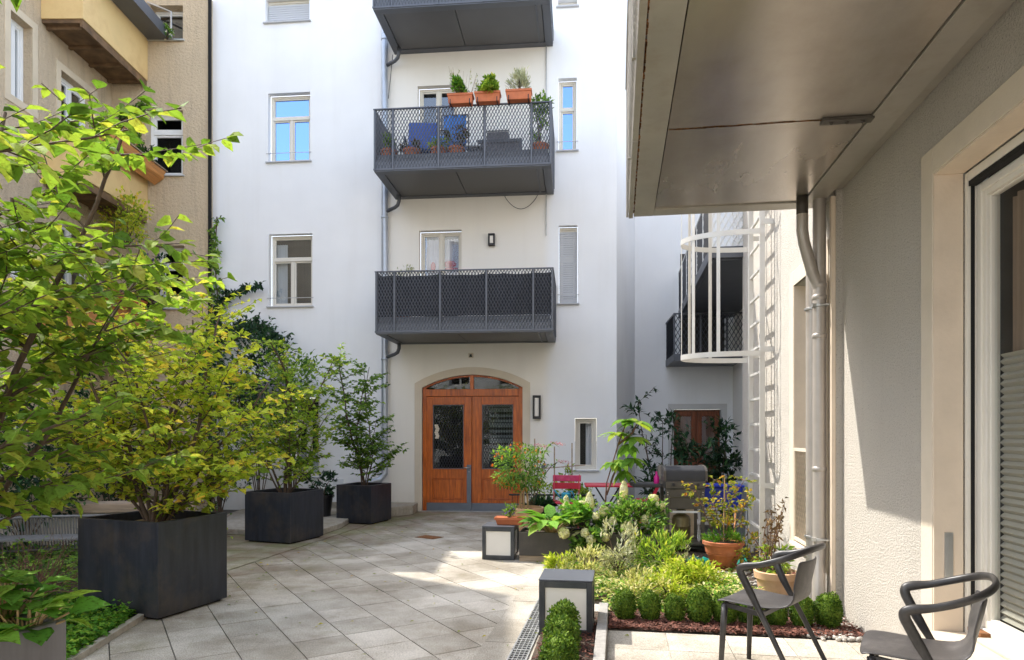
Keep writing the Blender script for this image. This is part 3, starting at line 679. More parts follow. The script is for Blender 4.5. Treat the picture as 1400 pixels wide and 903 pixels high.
def fp(u, yl, z): return FP+V((u*CE+yl*SE,-u*SE+yl*CE,z))
t = thing('motion_sensor', 'tiny square sensor box on the wall above the arched door', 'sensor', fp(FU(644),0,FZ(644,486.5)), FA)
m = MB(); m.box(-.045,.045,-.035,-.001,-.045,.045); m.build('base', MT['facade_trim'], t, bevel=.004)
m = MB(); m.lathe([(0,0),(.03,0),(.026,.02),(.0,.028)],(0,-.04,-.03),12); m.box(-.02,.02,-.048,-.036,-.02,.02); m.build('sensor_eye', MT['black_metal'], t)
t = thing('power_socket', 'small outdoor socket box low on the wall behind the red chair', 'socket', fp(FU(743),0,FZ(743,638)), FA)
m = MB(); m.box(-.06,.06,-.03,-.001,-.075,.075); m.build('base', MT['white_plastic'], t, bevel=.004)
m = MB(); m.box(-.035,.035,-.045,-.031,-.05,.035); m.build('flap', MT['grey_metal'], t, bevel=.004)
# downpipe left of the balconies with balcony drains
t = thing('downpipe', 'grey zinc downpipe beside the balconies of the white facade', 'downpipe', FP, FA)
m = MB(); up = FU(526,-.1)
m.tube([(up,-.1,TOP),(up,-.1,.95),(up,-.11,.72),(up-.08,-.17,.60),(up-.30,-.32,.55)],.062,14); m.build('pipe', MT['zinc'], t, auto=50)
for zc in (9.0,7.2,5.6,4.4,2.9,1.6):
    m = MB(); m.lathe([(.064,-.02),(.072,-.015),(.072,.015),(.064,.02)],(up,-.1,zc),16,capb=False); m.box(up-.01,up+.01,-.05,-.001,zc-.01,zc+.01); m.build('clamp', MT['zinc'], t, smooth=True)
for z_ in (zb1,zb2,zb3):
    m = MB(); ux = FU(545,-.25); m.tube([(ux,-.22,z_+.02),(ux,-.22,z_-.10),(ux-.03,-.2,z_-.17),(ux-.10,-.15,z_-.20),(up+.02,-.11,z_-.26)],.034,10); m.build('drain_bend', MT['grey_metal'], t, smooth=True)
m = MB(); uc = FU(747,-.03)
m.tube([(uc,-.03,TOP),(uc,-.03,FZ(747,323))],.012,6)
tag(place(m.build('conductor_cable', MT['galv']), FP, FA), 'thin vertical conductor rod on the wall right of the balconies', 'cable')
m = MB(); pts = []
for i in range(19):
    k = i/18; pts.append((FU(690+45*k,-.06),-.06,zb2-.02-.25*math.sin(math.pi*k)**.8-.0))
m.tube(pts,.006,5); tag(place(m.build('hanging_wire', MT['wire'], smooth=True), FP, FA), 'dark wire drooping in a loop below the middle balcony', 'wire')
m = MB(); m.tube([(FU(537,-.12),-.12,FZ(537,80)),(FU(531,-.14),-.14,FZ(531,140))],.007,5); tag(place(m.build('thin_wire', MT['wire']), FP, FA), 'straight thin wire slanting beside the zinc downpipe', 'wire')

# ------------------------------------------------------------------ right wing
Wg = thing('right_wing_building', 'grainy pale rendered house wing with beige framed windows and a large overhead balcony', 'building', WO, WA)
STEP, SEND = 5.58, 9.78
near = lambda a,d,z: V((d,a,z)); far = lambda a,d,z: V((-.05+d,a,z))
hn = (2.1, 3.97, .36, 2.99); hf = (5.92, WS(1085.6,-.05), .42, 2.97)
w = MB(); wall(w, near, -3, STEP, -.02, 7.5, [hn], .26); wall(w, far, STEP, SEND, -.02, 7.5, [hf], .26)
w.poly([(0,STEP,-.02),(-.05,STEP,-.02),(-.05,STEP,7.5),(0,STEP,7.5)])
w.poly([(-.05,SEND,-.02),(4,SEND,-.02),(4,SEND,7.5),(-.05,SEND,7.5)]); w.poly([(0,-3,7.5),(4,-3,7.5),(4,SEND,7.5),(-.05,SEND,7.5)]); w.poly([(0,-3,0),(4,-3,0),(4,-3,7.5),(0,-3,7.5)])
w.build('wall', MT['wing'], Wg)
c = MB(); c.box(-.085,-.051,STEP-.001+.002,STEP+.055,.1,3.42); c.build('corner_strip', MT['wing_jamb'], Wg, bevel=.004)
for (hh, mp) in ((hn,near),(hf,far)):
    tw = .15; c = MB()
    ab(c,mp,hh[1],hh[1]+tw,hh[2]-.3 if mp is near else hh[2]-.1,hh[3]+tw,-.008,.02); ab(c,mp,hh[0],hh[1],hh[3],hh[3]+tw,-.008,.02)
    if mp is far: ab(c,mp,hh[0]-tw,hh[0],hh[2]-.1,hh[3]+tw,-.008,.02)
    c.build('window_surround', MT['wing_trim'], Wg, bevel=.004)
# near window: lined reveal, shutter guide, layered frame, pleated blind
c = MB(); a0,a1,z0,z1 = hn
ab(c,near,a1-.012,a1-.002,z0-.3,z1-.002,-.004,.15); ab(c,near,a0,a1-.013,z1-.014,z1-.003,-.004,.15); lin = c.build('reveal_lining', MT['wing_jamb'], Wg)
c = MB(); ab(c,near,a1-.045,a1-.015,z0,z1-.02,.155,.175); ab(c,near,a1-.045,a1-.015,z0,z1-.02,.195,.215); ab(c,near,a0,a1-.05,z1-.07,z1-.02,.155,.2); c.build('shutter_guide', MT['frame'], Wg, bevel=.003)
c = MB(); ab(c,near,a1-.047,a1-.013,z0,z1-.018,.176,.194); ab(c,near,a0,a1-.05,z1-.10,z1-.072,.16,.2); c.build('guide_slot', MT['black'], Wg)
f = MB(); e1 = a1-.05
frame4(f,near,a0+.05,e1,z0+.01,z1-.10,.05,.2,.28); frame4(f,near,a0+.12,e1-.035,z0+.06,z1-.135,.045,.212,.285); frame4(f,near,a0+.16,e1-.075,z0+.10,z1-.175,.014,.23,.27)
wn = f.build('window', MT['frame'], Wg, bevel=.006); wn['label'] = 'large near window with layered cream frame and pleated blind'
g_ = MB(); g_.poly([near(a0+.17,.25,z0+.11),near(e1-.085,.25,z0+.11),near(e1-.085,.25,z1-.185),near(a0+.17,.25,z1-.185)]); g_.build('pane', MT['clear_pane'], wn)
g_ = MB(); vs = []; nb = 72; zb_ = z0+.12; zt_ = 1.93
for i in range(nb+1): z = zb_+(zt_-zb_)*i/nb; vs += [near(a0+.17,.275+.024*(i%2),z), near(e1-.087,.275+.024*(i%2),z)]
g_.add(vs,[(2*i,2*i+1,2*i+3,2*i+2) for i in range(nb)]); g_.build('pleated_blind', M('pleated_blind_cloth',(.33,.31,.255),.9,var=.06), wn)
g_ = MB(); vs = []
for i in range(31): a = e1-.09-(.9)*i/30; vs += [near(a,.34+.025*math.sin(i*1.5),z0+.1), near(a,.34+.025*math.sin(i*1.5),z1-.2)]
g_.add(vs,[(2*i,2*i+2,2*i+3,2*i+1) for i in range(30)]); g_.build('curtain', M('brown_curtain',(.22,.15,.10),.9,var=.4,vs=2,stretch=(1,12,.3)), wn, smooth=True)
g_ = MB(); g_.poly([near(a0,.9,z0),near(a1,.9,z0),near(a1,.9,z1),near(a0,.9,z1)]); g_.poly([near(a1-.012,.281,z0),near(a1-.012,.9,z0),near(a1-.012,.9,z1),near(a1-.012,.281,z1)]); g_.poly([near(a0,.281,z1-.02),near(a1,.281,z1-.02),near(a1,.9,z1-.02),near(a0,.9,z1-.02)]); g_.build('interior', MT['room'], wn)
g_ = MB(); ab(g_,near,a0,a1-.016,z0-.03,z0+.008,-.06,.24); ab(g_,near,a0,a1-.2,z0+.009,z0+.03,.12,.2); g_.build('sill', MT['wing_trim'], wn, bevel=.005)
c = MB(); ab(c,near,a1-.02,a1-.0125,.66,.93,.05,.095); ab(c,near,a1-.023,a1-.0205,.68,.91,.063,.082); cp = c.build('cover_plate', MT['steel'], Wg, bevel=.004)
c = MB(); ab(c,near,a1-.055,a1-.05,z0+.14,z0+.21,.19,.205); c.tube([near(a1-.06,.2,z0+.14),near(a1-.1,.18,z0+.15),near(a1-.1,.16,z0+.2)],.006,6); ab(c,near,a1-.2,a1-.06,z0+.03,z0+.05,.15,.2); c.build('hook', MT['rust'], Wg)
# far window with balustrade grille
a0,a1,z0,z1 = hf
c = MB(); ab(c,far,a1-.012,a1-.002,z0,z1-.002,-.004,.15); c.build('reveal_lining', MT['wing_jamb'], Wg)
window(Wg, far, a0, a1, z0, z1, dep=.16, fw=.07, transom=None, mull=False, pane='pane', sill=False)
e = MB(); frame4(e,far,a0+.02,a1-.02,z0+.02,1.35,.03,-.01,.02); b = e.build('balustrade', MT['wing_trim'], Wg)
e = MB(); expanded(e,lambda a,d,z: V((-.045+d,a,z)),a0+.05,a1-.05,z0+.05,1.32,.036,.10,.015); e.build('mesh_panel', MT['wing_trim'], b)
c = MB(); ab(c,far,a0,a1,z0-.035,z0-.003,-.05,.15); c.build('sill', MT['wing_jamb'], Wg, bevel=.004)
# set-back part beyond the wing's corner, with its small window and gallery
SB = (2.49-1.815)*WC
sbm = lambda a,d,z: V((SB+d,a,z))
hs = (12.9, 13.9, 1.4, 2.55)
w = MB(); wall(w, sbm, SEND-.6, 15.6, -.02, 7.5, [hs], .2); w.build('setback_wall', MT['facade'], Wg)
window(Wg, sbm, *hs, dep=.12, mull=False, sill=False)
ga0, ga1, gx = SEND-.05, 14.9, SB-1.17
gz0, gz1 = 3.98, 4.95
c = MB(); c.box(gx,SB-.002,ga0,ga1,gz0,gz0+.16); c.box(gx+.06,SB-.06,ga0+.06,ga1-.06,gz0-.02,gz0-.001)
gb = c.build('gallery_balcony', MT['grey_metal'], Wg, bevel=.004)
c = MB(); c.box(gx,SB-.01,ga0,ga0+.03,gz1,gz1+.03); c.box(gx,gx+.03,ga0+.03,ga1,gz1,gz1+.03)
for i in range(7): a = ga0+(ga1-ga0-.03)*i/6; c.box(gx,gx+.03,a,a+.03,gz0+.16,gz1)
c.build('railing', MT['white_frame'], gb)
e = MB(); expanded(e,lambda a,d,z: V((a,ga0+.015+d,z)),gx+.03,SB-.02,gz0+.1,gz1,.042,.15,.017); e.build('mesh_panel', MT['white_frame'], gb)  # front mesh coloured white for its sunlit look; side mesh stays grey
e = MB(); expanded(e,lambda a,d,z: V((gx+.015+d,a,z)),ga0+.03,ga1-.03,gz0+.1,gz1,.042,.15,.017); e.build('mesh_panel', MT['grey_metal'], gb)
# big overhead balcony
BR, BS0, BS1, BZ = 1.70, -1.0, 5.92, 3.43
s = MB(); q = .17
xo, xi = -BR, -.09
s.box(xo+.045,xo+.045+q,BS0,BS1-.0,BZ,BZ+.2); s.box(xi-q,xi,BS0,BS1-q-.001,BZ,BZ+.2); s.box(xo+.046+q,xi+.0,BS1-q,BS1,BZ+.0,BZ+.2)
ob = s.build('overhead_balcony', MT['soffit_frame'], Wg, bevel=.004)
s = MB(); s.box(xo,xo+.038,BS0,2.62,BZ-.012,BZ+.16); s.box(xo,xo+.038,2.632,4.28,BZ-.012,BZ+.16); s.box(xo,xo+.038,4.292,5.5,BZ-.012,BZ+.16); s.box(xo,xo+.038,5.508,BS1+.002,BZ-.012,BZ+.16)
s.build('fascia', MT['soffit_frame'], ob, bevel=.003)
s = MB(); seam = 4.2; g0 = .008; px0, px1 = xo+.045+q+g0, xi-q-g0
s.box(px0,px1,seam+g0/2,BS1-q-g0,BZ+.012,BZ+.03); s.box(px0,px1,1.9,seam-g0/2,BZ+.012,BZ+.03); s.box(px0,px1,BS0,1.9-g0,BZ+.012,BZ+.03)
s.build('soffit', MT['soffit'], ob)
s = MB(); s.box(xo+.05,xi,BS0,BS1-.02,BZ+.1,BZ+.24); s.build('deck', MT['black'], ob)
s = MB(); g = random.Random(5)
for i in range(150):
    x = px0+(px1-px0)*g.random()*.75; r = g.uniform(.004,.014); y = seam+g.uniform(-.008,.008); s.box(x,x+g.uniform(.01,.05),y-r*.5,y+r*.4,BZ+.0105,BZ+.0118)
for i in range(190):
    y = BS0+2+(BS1-BS0-2.1)*g.random(); r = g.uniform(.003,.010); x = xo+.041; s.box(x-r*.4,x+r,y,y+g.uniform(.01,.05),BZ-.0012,BZ+.004)
tag(s.build('rust_streaks', MT['rust'], ob), kind='stuff')
s = MB(); s.box(px1-.28,px1+.02,seam-.035,seam+.035,BZ-.012,BZ+.008); 
for k in (.06,.15,.24): s.lathe([(.012,0),(.012,-.008),(.006,-.012)],(px1-.28+k,seam,BZ-.012),8)
s.build('bracket_plate', MT['grill'], ob, bevel=.002)
s = MB(); s.tube([(xo-.01,BS0,BZ+1.15),(xo-.01,BS1,BZ+1.15)],.02,8)
for y in (BS1-.012,4.6,3.3,2.0): s.box(xo-.022,xo-.002,y-.014,y+.014,BZ-.0,BZ+1.15)
for x in (xo+.0,xo*.5,xi-.02): s.box(x-.014,x+.014,BS1+.002,BS1+.02,BZ+.05,BZ+1.15)
s.box(xo,xi,BS1+.0,BS1+.022,BZ+1.15,BZ+1.18)
s.build('railing', MT['soffit_frame'], ob)
s = MB(); expanded(s,lambda a,d,z: V((xo-.012+d,a,z)),1.2,BS1,BZ+.0,BZ+1.13,.03,.11,.013); s.build('mesh_panel', MT['galv'], ob)
s = MB(); expanded(s,lambda a,d,z: V((a,BS1+.012+d,z)),xo+.01,xi,BZ+.18,BZ+1.13,.03,.11,.013); s.build('mesh_panel', MT['galv'], ob)
s = MB(); s.box(xi+.001,-.052,BS1-.30,BS1-.0,BZ+.0,BZ+.15); s.box(-.088,-.002,BS0,BS1-.31,BZ+.04,BZ+.2); s.build('wall_bracket', MT['soffit_frame'], ob)

# rainwater pipes on the wing
t = thing('rainwater_pipe', 'pair of taupe rainwater pipes with swan-neck bend under the overhead balcony', 'downpipe', WO, WA)
m = MB(); x1, s1 = -.145, 5.70
m.tube([(x1,s1,BZ+.0),(x1,s1,.55),(x1-.005,s1-.0,.42),(x1-.02,s1-.05,.30),(x1-.02,s1-.06,-.01)],.052,16); m.build('pipe', MT['pale_pipe'], t, auto=60)
m = MB(); x2, s2 = -.165, 5.84
m.tube([(x2,s2,2.92),(x2,s2,.05)],.05,16); m.build('pipe', MT['pale_pipe'], t, auto=60)
m = MB(); xb, sb_ = -.30, 5.62
m.tube([(xb,sb_,BZ+.02),(xb,sb_,BZ-.14)],.047,14); m.build('outlet', MT['bronze'], t, smooth=True)
m = MB(); m.tube([(xb,sb_,BZ-.13),(xb,sb_,BZ-.27),(xb+.015,sb_+.01,BZ-.36),(xb+.05,sb_+.03,BZ-.47),(xb+.09,sb_+.05,BZ-.60),(x1-.0,s1,BZ-.74),(x1,s1,BZ-.80)],.047,14); m.build('swan_neck', MT['pale_pipe'], t, auto=70)
for zc,rr in ((2.62,.055),(2.30,.055),(2.72,.055),(1.20,.055)):
    m = MB(); m.lathe([(rr-.002,-.02),(rr+.004,-.012),(rr+.004,.012),(rr-.002,.02)],(x1,s1,zc),16,capb=False); m.build('collar', MT['pale_pipe'], t, smooth=True)
for zc in (2.55,.62):
    m = MB(); 
    for (cx_,cs_) in ((x1,s1),(x2,s2)): m.lathe([(.056,-.011),(.061,-.008),(.061,.008),(.056,.011)],(cx_,cs_,zc),18,capb=False)
    m.bar((x1,s1-.06,zc),(-.052,s1-.07,zc),.012,.012); m.cbox((x1-.05,s1-.03,zc),.03,.03,.03); m.build('clamp', MT['galv'], t)
m = MB(); m.lathe([(.10,0),(.085,.10),(.055,.22)],(x2-.02,s2-.03,.0),16); m.build('standpipe_foot', MT['pale_pipe'], t, smooth=True)

# caged ladder
t = thing('caged_ladder', 'pale metal wall ladder with round safety cage on the right wing', 'ladder', WO, WA)
lx = -(1.815-1.64)*WC-.0
sr, sf = WS(1026.5,lx), WS(1042,lx); ltop = 6.9
for s_ in (sr,sf):
    m = MB(); m.box(lx-.03,lx+.03,s_-.013,s_+.013,.02,ltop); m.build('rail', MT['ladder'], t, bevel=.004)
for i in range(22):
    z = .40+.30*i; m = MB(); m.box(lx-.014,lx+.014,sr+.013 if sr<sf else sf+.013,(sf if sr<sf else sr)-.013,z-.014,z+.014); m.build('rung', MT['ladder'], t)
lo_, hi_ = min(sr,sf), max(sr,sf); sm = (lo_+hi_)/2
for z in (.9,2.45,3.9,5.4):
    for s_ in (lo_-.018,hi_+.018):
        m = MB(); m.box(lx-.02,-.052,s_-.004,s_+.004,z-.03,z+.03); m.build('bracket', MT['ladder'], t)
hoopz = (2.40,3.78,5.2); reach, half = .84, .40
hp = []
for i in range(33):
    a = math.pi*i/32; hp.append((lx-.03-(reach)*math.sin(a)**.8, sm-half*math.cos(a)))
for z in hoopz:
    m = MB(); vs = []
    for x,y in hp: vs += [(x,y,z-.03),(x,y,z+.03)]
    m.add(vs,[(2*i,2*i+2,2*i+3,2*i+1) for i in range(32)]); m.build('cage_hoop', MT['ladder'], t, solid=.008)
for k in (5,10,16,22,27):
    x,y = hp[k]; m = MB(); dx,dy = hp[k+1][0]-hp[k-1][0],hp[k+1][1]-hp[k-1][1]; L_ = math.hypot(dx,dy); dx/=L_;dy/=L_
    x += dy*0+.006; m.bar((x,y,hoopz[0]-.03),(x,y,ltop),.04,.006,up=(dy,-dx,0)) ; m.build('cage_bar', MT['ladder'], t)

# ------------------------------------------------------------------ beige building on the left
X0, YF = -7.77, 13.25
Bg = thing('beige_apartment_building', 'old beige roughcast apartment building with ochre balconies and dark windows', 'building', (X0,YF,0))
ff = lambda a,d,z: V((a,d,z)); sd = lambda a,d,z: V((-d,a,z))
def px_f(px): return (px-CX)/FOC*YF-X0
def pz_f(py,Y=YF): return H+(CY-py)/FOC*Y
def ps(px): return X0*FOC/(px-CX)-YF                        # along the side wall
fr_end = px_f(285)
FH = [(px_f(200),px_f(250),pz_f(240),pz_f(151)),(px_f(212),px_f(252),pz_f(422),pz_f(336)),(px_f(205),px_f(250),pz_f(55),9.8)]
w = MB(); wall(w, ff, 0, fr_end, -.02, 10.0, FH, .22); w.poly([(fr_end,0,-.02),(fr_end,1.5,-.02),(fr_end,1.5,10),(fr_end,0,10)])
def sh(p0,p1,z0,z1): return (ps(p0),ps(p1),z0,z1)
SH = [sh(14,44,6.75,8.05),sh(83,127,6.5,7.75),sh(14,44,3.9,5.15),sh(83,127,3.9,5.2),sh(8,40,1.0,2.3)]
S2 = 9.4-YF; S1 = 12.0-YF  # unseen roofline stepped, with an added tower, to shape sun and shade below
wall(w, sd, S2, 0, -.02, 8.6, SH, .2)
wall(w, sd, S2, S1, 8.6, 12.4, [], .2); wall(w, sd, S1, 0, 8.6, 10.0, [], .2); wall(w, sd, -12, S2, -.02, 9.0, [], .2)
w.poly([(0,S1,10),(-4,S1,10),(-4,S1,12.4),(0,S1,12.4)]); w.poly([(0,S2,9),(-4,S2,9),(-4,S2,12.4),(0,S2,12.4)]); w.poly([(0,S2,12.4),(0,S1,12.4),(-4,S1,12.4),(-4,S2,12.4)])
w.poly([(-4,S1,10),(-4,3,10),(fr_end,3,10),(fr_end,0,10),(0,0,10),(0,S1,10)]); w.poly([(0,-12,9),(0,S2,9),(-4,S2,9),(-4,-12,9)]); w.poly([(0,-12,0),(0,-12,9),(-4,-12,9),(-4,-12,0)])
w.build('wall', MT['beige'], Bg)
for h_ in FH[:2]: window(Bg, ff, *h_, dep=.16, fw=.07, transom=.70, mull=False, fm='white_frame', pane='clear_pane')
window(Bg, ff, *FH[2], dep=.2, fw=.05, mull=False, fm='white_frame', sill=True)
for h_ in SH: window(Bg, sd, *h_, dep=.14, fw=.07, transom=None, mull=True, fm='white_frame', sill=False)
c = MB()
for h_ in SH[:2]: frame4(c,sd,h_[0]-.12,h_[1]+.12,h_[2]-.12,h_[3]+.12,.118,-.012,.0)
c.build('window_surround', MT['beige_trim'], Bg)
c = MB(); c.box(fr_end+.004,fr_end+.05,-.03,.03,0,10); c.build('joint_strip', MT['black'], Bg)
bd = .70; ys0 = 11.25-YF
def ochre_balcony(zb, h, mat, label):
    s = MB(); s.box(bd-.05,bd,ys0,-.002,zb+.08,zb+h); s.box(0.002,bd-.051,ys0,ys0+.05,zb+.08,zb+h)
    b = s.build('balcony', MT[mat], Bg, bevel=.006); b['label'] = label
    s = MB(); s.box(.002,bd-.02,ys0+.02,-.004,zb+.02,zb+.09)
    for k in range(4): y = ys0+.15+k*(abs(ys0)-.3)/3; s.box(.01,bd-.06,y-.03,y+.03,zb-.03,zb+.019)
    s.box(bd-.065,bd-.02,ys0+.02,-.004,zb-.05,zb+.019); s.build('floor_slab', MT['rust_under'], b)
    s = MB(); s.box(bd-.07,bd+.025,ys0-.02,-.003,zb+h+.001,zb+h+.04); s.build('coping', MT['old_wood'], b)
    return b
ochre_balcony(8.25,.92,'ochre','ochre panelled balcony high on the beige side wall')
ochre_balcony(5.62,.86,'ochre','ochre balcony with orange boxes and climbing greenery')
ochre_balcony(3.0,.86,'orange_wood','low balcony clad with orange wooden boards')
s = MB(); s.box(bd+.03,bd+.42,ys0+.3,.1,9.10,9.14); s.box(bd+.39,bd+.42,ys0+.3,.1,9.14,9.32); s.build('shelf_box', MT['grey_metal'], Bg)
s = MB(); z_ = pz_f(58); s.tube([(px_f(203),-.04,z_+.02),(px_f(249),-.04,z_+.02)],.018,6); s.tube([(px_f(203),-.04,z_+.75),(px_f(236),-.06,z_+.55),(px_f(236),-.06,z_+.05)],.02,6); s.build('guard_rail', MT['galv'], Bg)
s = MB()
for k in range(5):
    y = -.02; a0_ = px_f(160)+k*.072
    s.bar((a0_,y-.02,6.75),(a0_+.26,y-.02,7.5),.014,.01,up=(0,1,0)); s.bar((a0_+.26,y-.034,6.75),(a0_,y-.034,7.5),.014,.01,up=(0,1,0))
s.build('trellis', MT['orange_wood'], Bg)
# ground-floor curved canvas awning and shutters seen behind the potted trees
t = thing('awning', 'grey mauve curved canvas awning behind the potted trees', 'awning', FP, FA)
m = MB(); vs = []; aa0, aa1 = FU(300,-.3), FU(398,-.3)
for i in range(9):
    k = i/8; y = -.02-.7*k; z = 2.55-.45*k**2
    vs += [(aa0,y,z),(aa1,y,z)]
m.add(vs,[(2*i,2*i+1,2*i+3,2*i+2) for i in range(8)]); m.build('canvas', MT['awning'], t, smooth=True, solid=.006)
m = MB(); m.tube([(aa0,-.72,2.09),(aa1,-.72,2.09)],.02,8); m.bar((aa0+.05,-.0,2.1),(aa0+.05,-.7,2.09),.02,.02); m.bar((aa1-.05,-.0,2.1),(aa1-.05,-.7,2.09),.02,.02); m.build('frame_rod', MT['white_frame'], t)

# the sunlit house closing the courtyard behind the viewpoint (seen in window and door reflections)
OP = thing('opposite_apartment_building','cream apartment house closing the courtyard opposite the entrance door','building',V((-8.5,-8.0,0)))
om = lambda a,d,z: V((a,-d,z))
OH = [(1.2+2.6*i,2.3+2.6*i,1.0+2.9*j,2.6+2.9*j) for i in range(5) for j in range(4)]
w = MB(); wall(w, om, 0, 14.5, -.02, 12.6, OH, .15); w.poly([(0,0,12.6),(14.5,0,12.6),(14.5,-4,14.6),(0,-4,14.6)]); w.build('wall', MT['facade_trim'] if False else M('cream_render',(.78,.74,.66),.9,var=.05,bump=.1), OP)
for h_ in OH: window(OP, om, *h_, dep=.13, mull=True, sill=False)
# ------------------------------------------------------------------ plants
def rv(g): return V((g.uniform(-1,1),g.uniform(-1,1),g.uniform(-1,1)))
def grow(w, lv, g, p, d, L, r0, depth, Q):
    n = max(3, int(L/.11)); pts = [V(p)]; d = V(d).normalized(); ds = [d]
    for i in range(n):
        d = (d + rv(g)*Q['wob'] + V((0,0,Q['up'][depth]))*.12).normalized(); pts.append(pts[-1]+d*(L/n)); ds.append(d)
    r1 = max(.0022, r0*.35); w.tube(pts, [r0+(r1-r0)*i/n for i in range(n+1)], 6 if depth == 0 else 4 if depth == 1 else 3, cap=False)
    if depth < Q['max']:
        k = Q['kids'][depth]; k = max(1, int(round(k*(L/Q['len'][depth]))))
        for j in range(k):
            t = Q['start'][depth]+(1-Q['start'][depth])*(j+g.random())/k; i = min(n, int(t*n)); bd = ds[i]
            az = 2.4*j+g.uniform(-.5,.5) if depth == 0 else (1 if j%2 else -1)
            if depth == 0:
                cd = V((math.cos(az),math.sin(az),Q['rise']+g.uniform(-.15,.2))) + bd*.35
            else:
                sdv = bd.cross(V((0,0,1)));  sdv = sdv if sdv.length > .05 else bd.orthogonal()
                cd = bd*.75 + sdv.normalized()*az*g.uniform(.5,1) + V((0,0,g.uniform(-.12,.15)))
            grow(w, lv, g, pts[i], cd, Q['len'][depth+1]*g.uniform(.6,1.15)*(1.12-Q['tap']*t if depth == 0 else 1.1-.4*t), r0*(1-.6*t)*.55, depth+1, Q)
    if depth >= Q['leafd']:
        m = max(2, int(L/Q['ls']))
        for j in range(m):
            t = (j+.4+g.random()*.6)/m; i = min(n-1, int(t*n)); q = pts[i].lerp(pts[i+1], t*n-i)
            sdv = ds[i].cross(V((0,0,1))); sdv = sdv.normalized() if sdv.length > .05 else V((1,0,0))
            ld = ds[i]*.6 + sdv*(1 if j%2 else -1)*g.uniform(.4,1) + V((0,0,g.uniform(-.45,.1))) + rv(g)*.25
            nn = V((0,0,1)) + rv(g)*Q['tilt']; s = Q['leaf']*g.uniform(.6,1.15)
            (lv.bigleaf if Q.get('big') else lv.leaf)(q, ld, nn, s, s*g.uniform(.6,.8))
            if g.random() < Q.get('extra',0):
                ld = ld + rv(g)*.7; (lv.bigleaf if Q.get('big') else lv.leaf)(q, ld, nn+rv(g)*.3, s*.85, s*.6)
def potted_tree(name, label, loc, seed, leafm, stems, Q, group='trees in the dark planters', bark='bark', cat='tree'):
    g = random.Random(seed); t = thing(name, label, cat, loc, 0, group); w = MB(); lv = MB()
    for (dx,dy,tx,ty,L,r) in stems: grow(w, lv, g, (dx,dy,0), (tx,ty,1), L, r, 0, Q)
    w.build('trunk', MT[bark], t, smooth=True); lv.build('crown', LF[leafm], t); return t
EX = V((.94,-.342,0)); PRZ = math.atan2(-.342,.94)
def planter(corner, sx, sy, h, label, mat='planter', soilm='soil', wallt=.035):
    ex, ey = V((math.cos(PRZ),math.sin(PRZ),0)), V((-math.sin(PRZ),math.cos(PRZ),0))
    c = V((corner[0],corner[1],0)) - ex*sx/2 + ey*sy/2
    t = thing('planter', label, 'planter', c, PRZ, 'square metal planters')
    m = MB(); x, y, k = sx/2, sy/2, wallt
    vs = [(-x,-y,.02),(x,-y,.02),(x,y,.02),(-x,y,.02),(-x,-y,h),(x,-y,h),(x,y,h),(-x,y,h),(-x+k,-y+k,h),(x-k,-y+k,h),(x-k,y-k,h),(-x+k,y-k,h),(-x+k,-y+k,h-.2),(x-k,-y+k,h-.2),(x-k,y-k,h-.2),(-x+k,y-k,h-.2)]
    m.add(vs,[(0,1,5,4),(1,2,6,5),(2,3,7,6),(3,0,4,7),(4,5,9,8),(5,6,10,9),(6,7,11,10),(7,4,8,11),(8,9,13,12),(9,10,14,13),(10,11,15,14),(11,8,12,15),(3,2,1,0)])
    m.build('box', MT[mat], t, bevel=.006)
    m = MB(); nx = 12; g = random.Random(int(sx*999)); vs = []
    for i in range(nx+1):
        for j in range(nx+1):
            u, v_ = i/nx*2-1, j/nx*2-1; vs.append((u*(x-k),v_*(y-k),h-.055-.05*max(abs(u),abs(v_))**3+g.uniform(-.012,.012)))
    m.add(vs,[(i*(nx+1)+j,(i+1)*(nx+1)+j,(i+1)*(nx+1)+j+1,i*(nx+1)+j+1) for i in range(nx) for j in range(nx)]); m.build('soil', MT[soilm], t, smooth=True)
    m = MB(); m.box(-x+.04,x-.04,-y+.04,y-.04,0,.02); m.build('base', MT['black'], t)
    return c, t
cA,_ = planter(G(216,850)[:2], .885, .75, .785, 'large dark square planter with a bare light soil patch, holding the bushy yellow-green tree', soilm='dry_soil')
cB,_ = planter(G(397,745)[:2], .76, .74, .69, 'dark square planter holding the middle tree, between two other planters')
cC,_ = planter(G(507,718)[:2], .66, .66, .64, 'smallest dark square planter holding the slender tree by the entrance steps')
ex, ey = V((math.cos(PRZ),math.sin(PRZ),0)), V((-math.sin(PRZ),math.cos(PRZ),0))
cN = V((-1.735,2.66,0))
cD,_ = planter((cN-ey*.9)[:2], .9, .9, .775, 'pale grey square planter cut by the lower left photo edge, with big round leaves', mat='planter_pale')
QA = dict(max=2,kids=[13,8],len=[1.9,.88,.42],start=[.03,.25],up=[.5,.12,-.1],wob=.16,rise=.22,tap=.55,leafd=1,ls=.045,leaf=.092,tilt=.8,extra=.3)
potted_tree('multi_stem_tree','wide bushy multi-stem tree with yellowing leaves in the large dark planter', cA+V((0,0,.72)), 21, 'yellow', [(-.05,0,-.35,-.05,1.9,.022),(.06,.02,.30,.05,1.95,.022),(0,.08,.02,.15,2.0,.024),(.02,-.07,.14,-.25,1.7,.018),(-.1,.05,-.6,.1,1.6,.016),(.1,0,.75,.0,1.5,.016),(-.02,.0,-.12,.1,2.05,.02),(.05,-.03,.45,-.1,1.7,.016)], QA)
QB = dict(QA, kids=[16,7], len=[2.3,.62,.32], tap=.6, leaf=.08, rise=.36, ls=.036, start=[.14,.25])
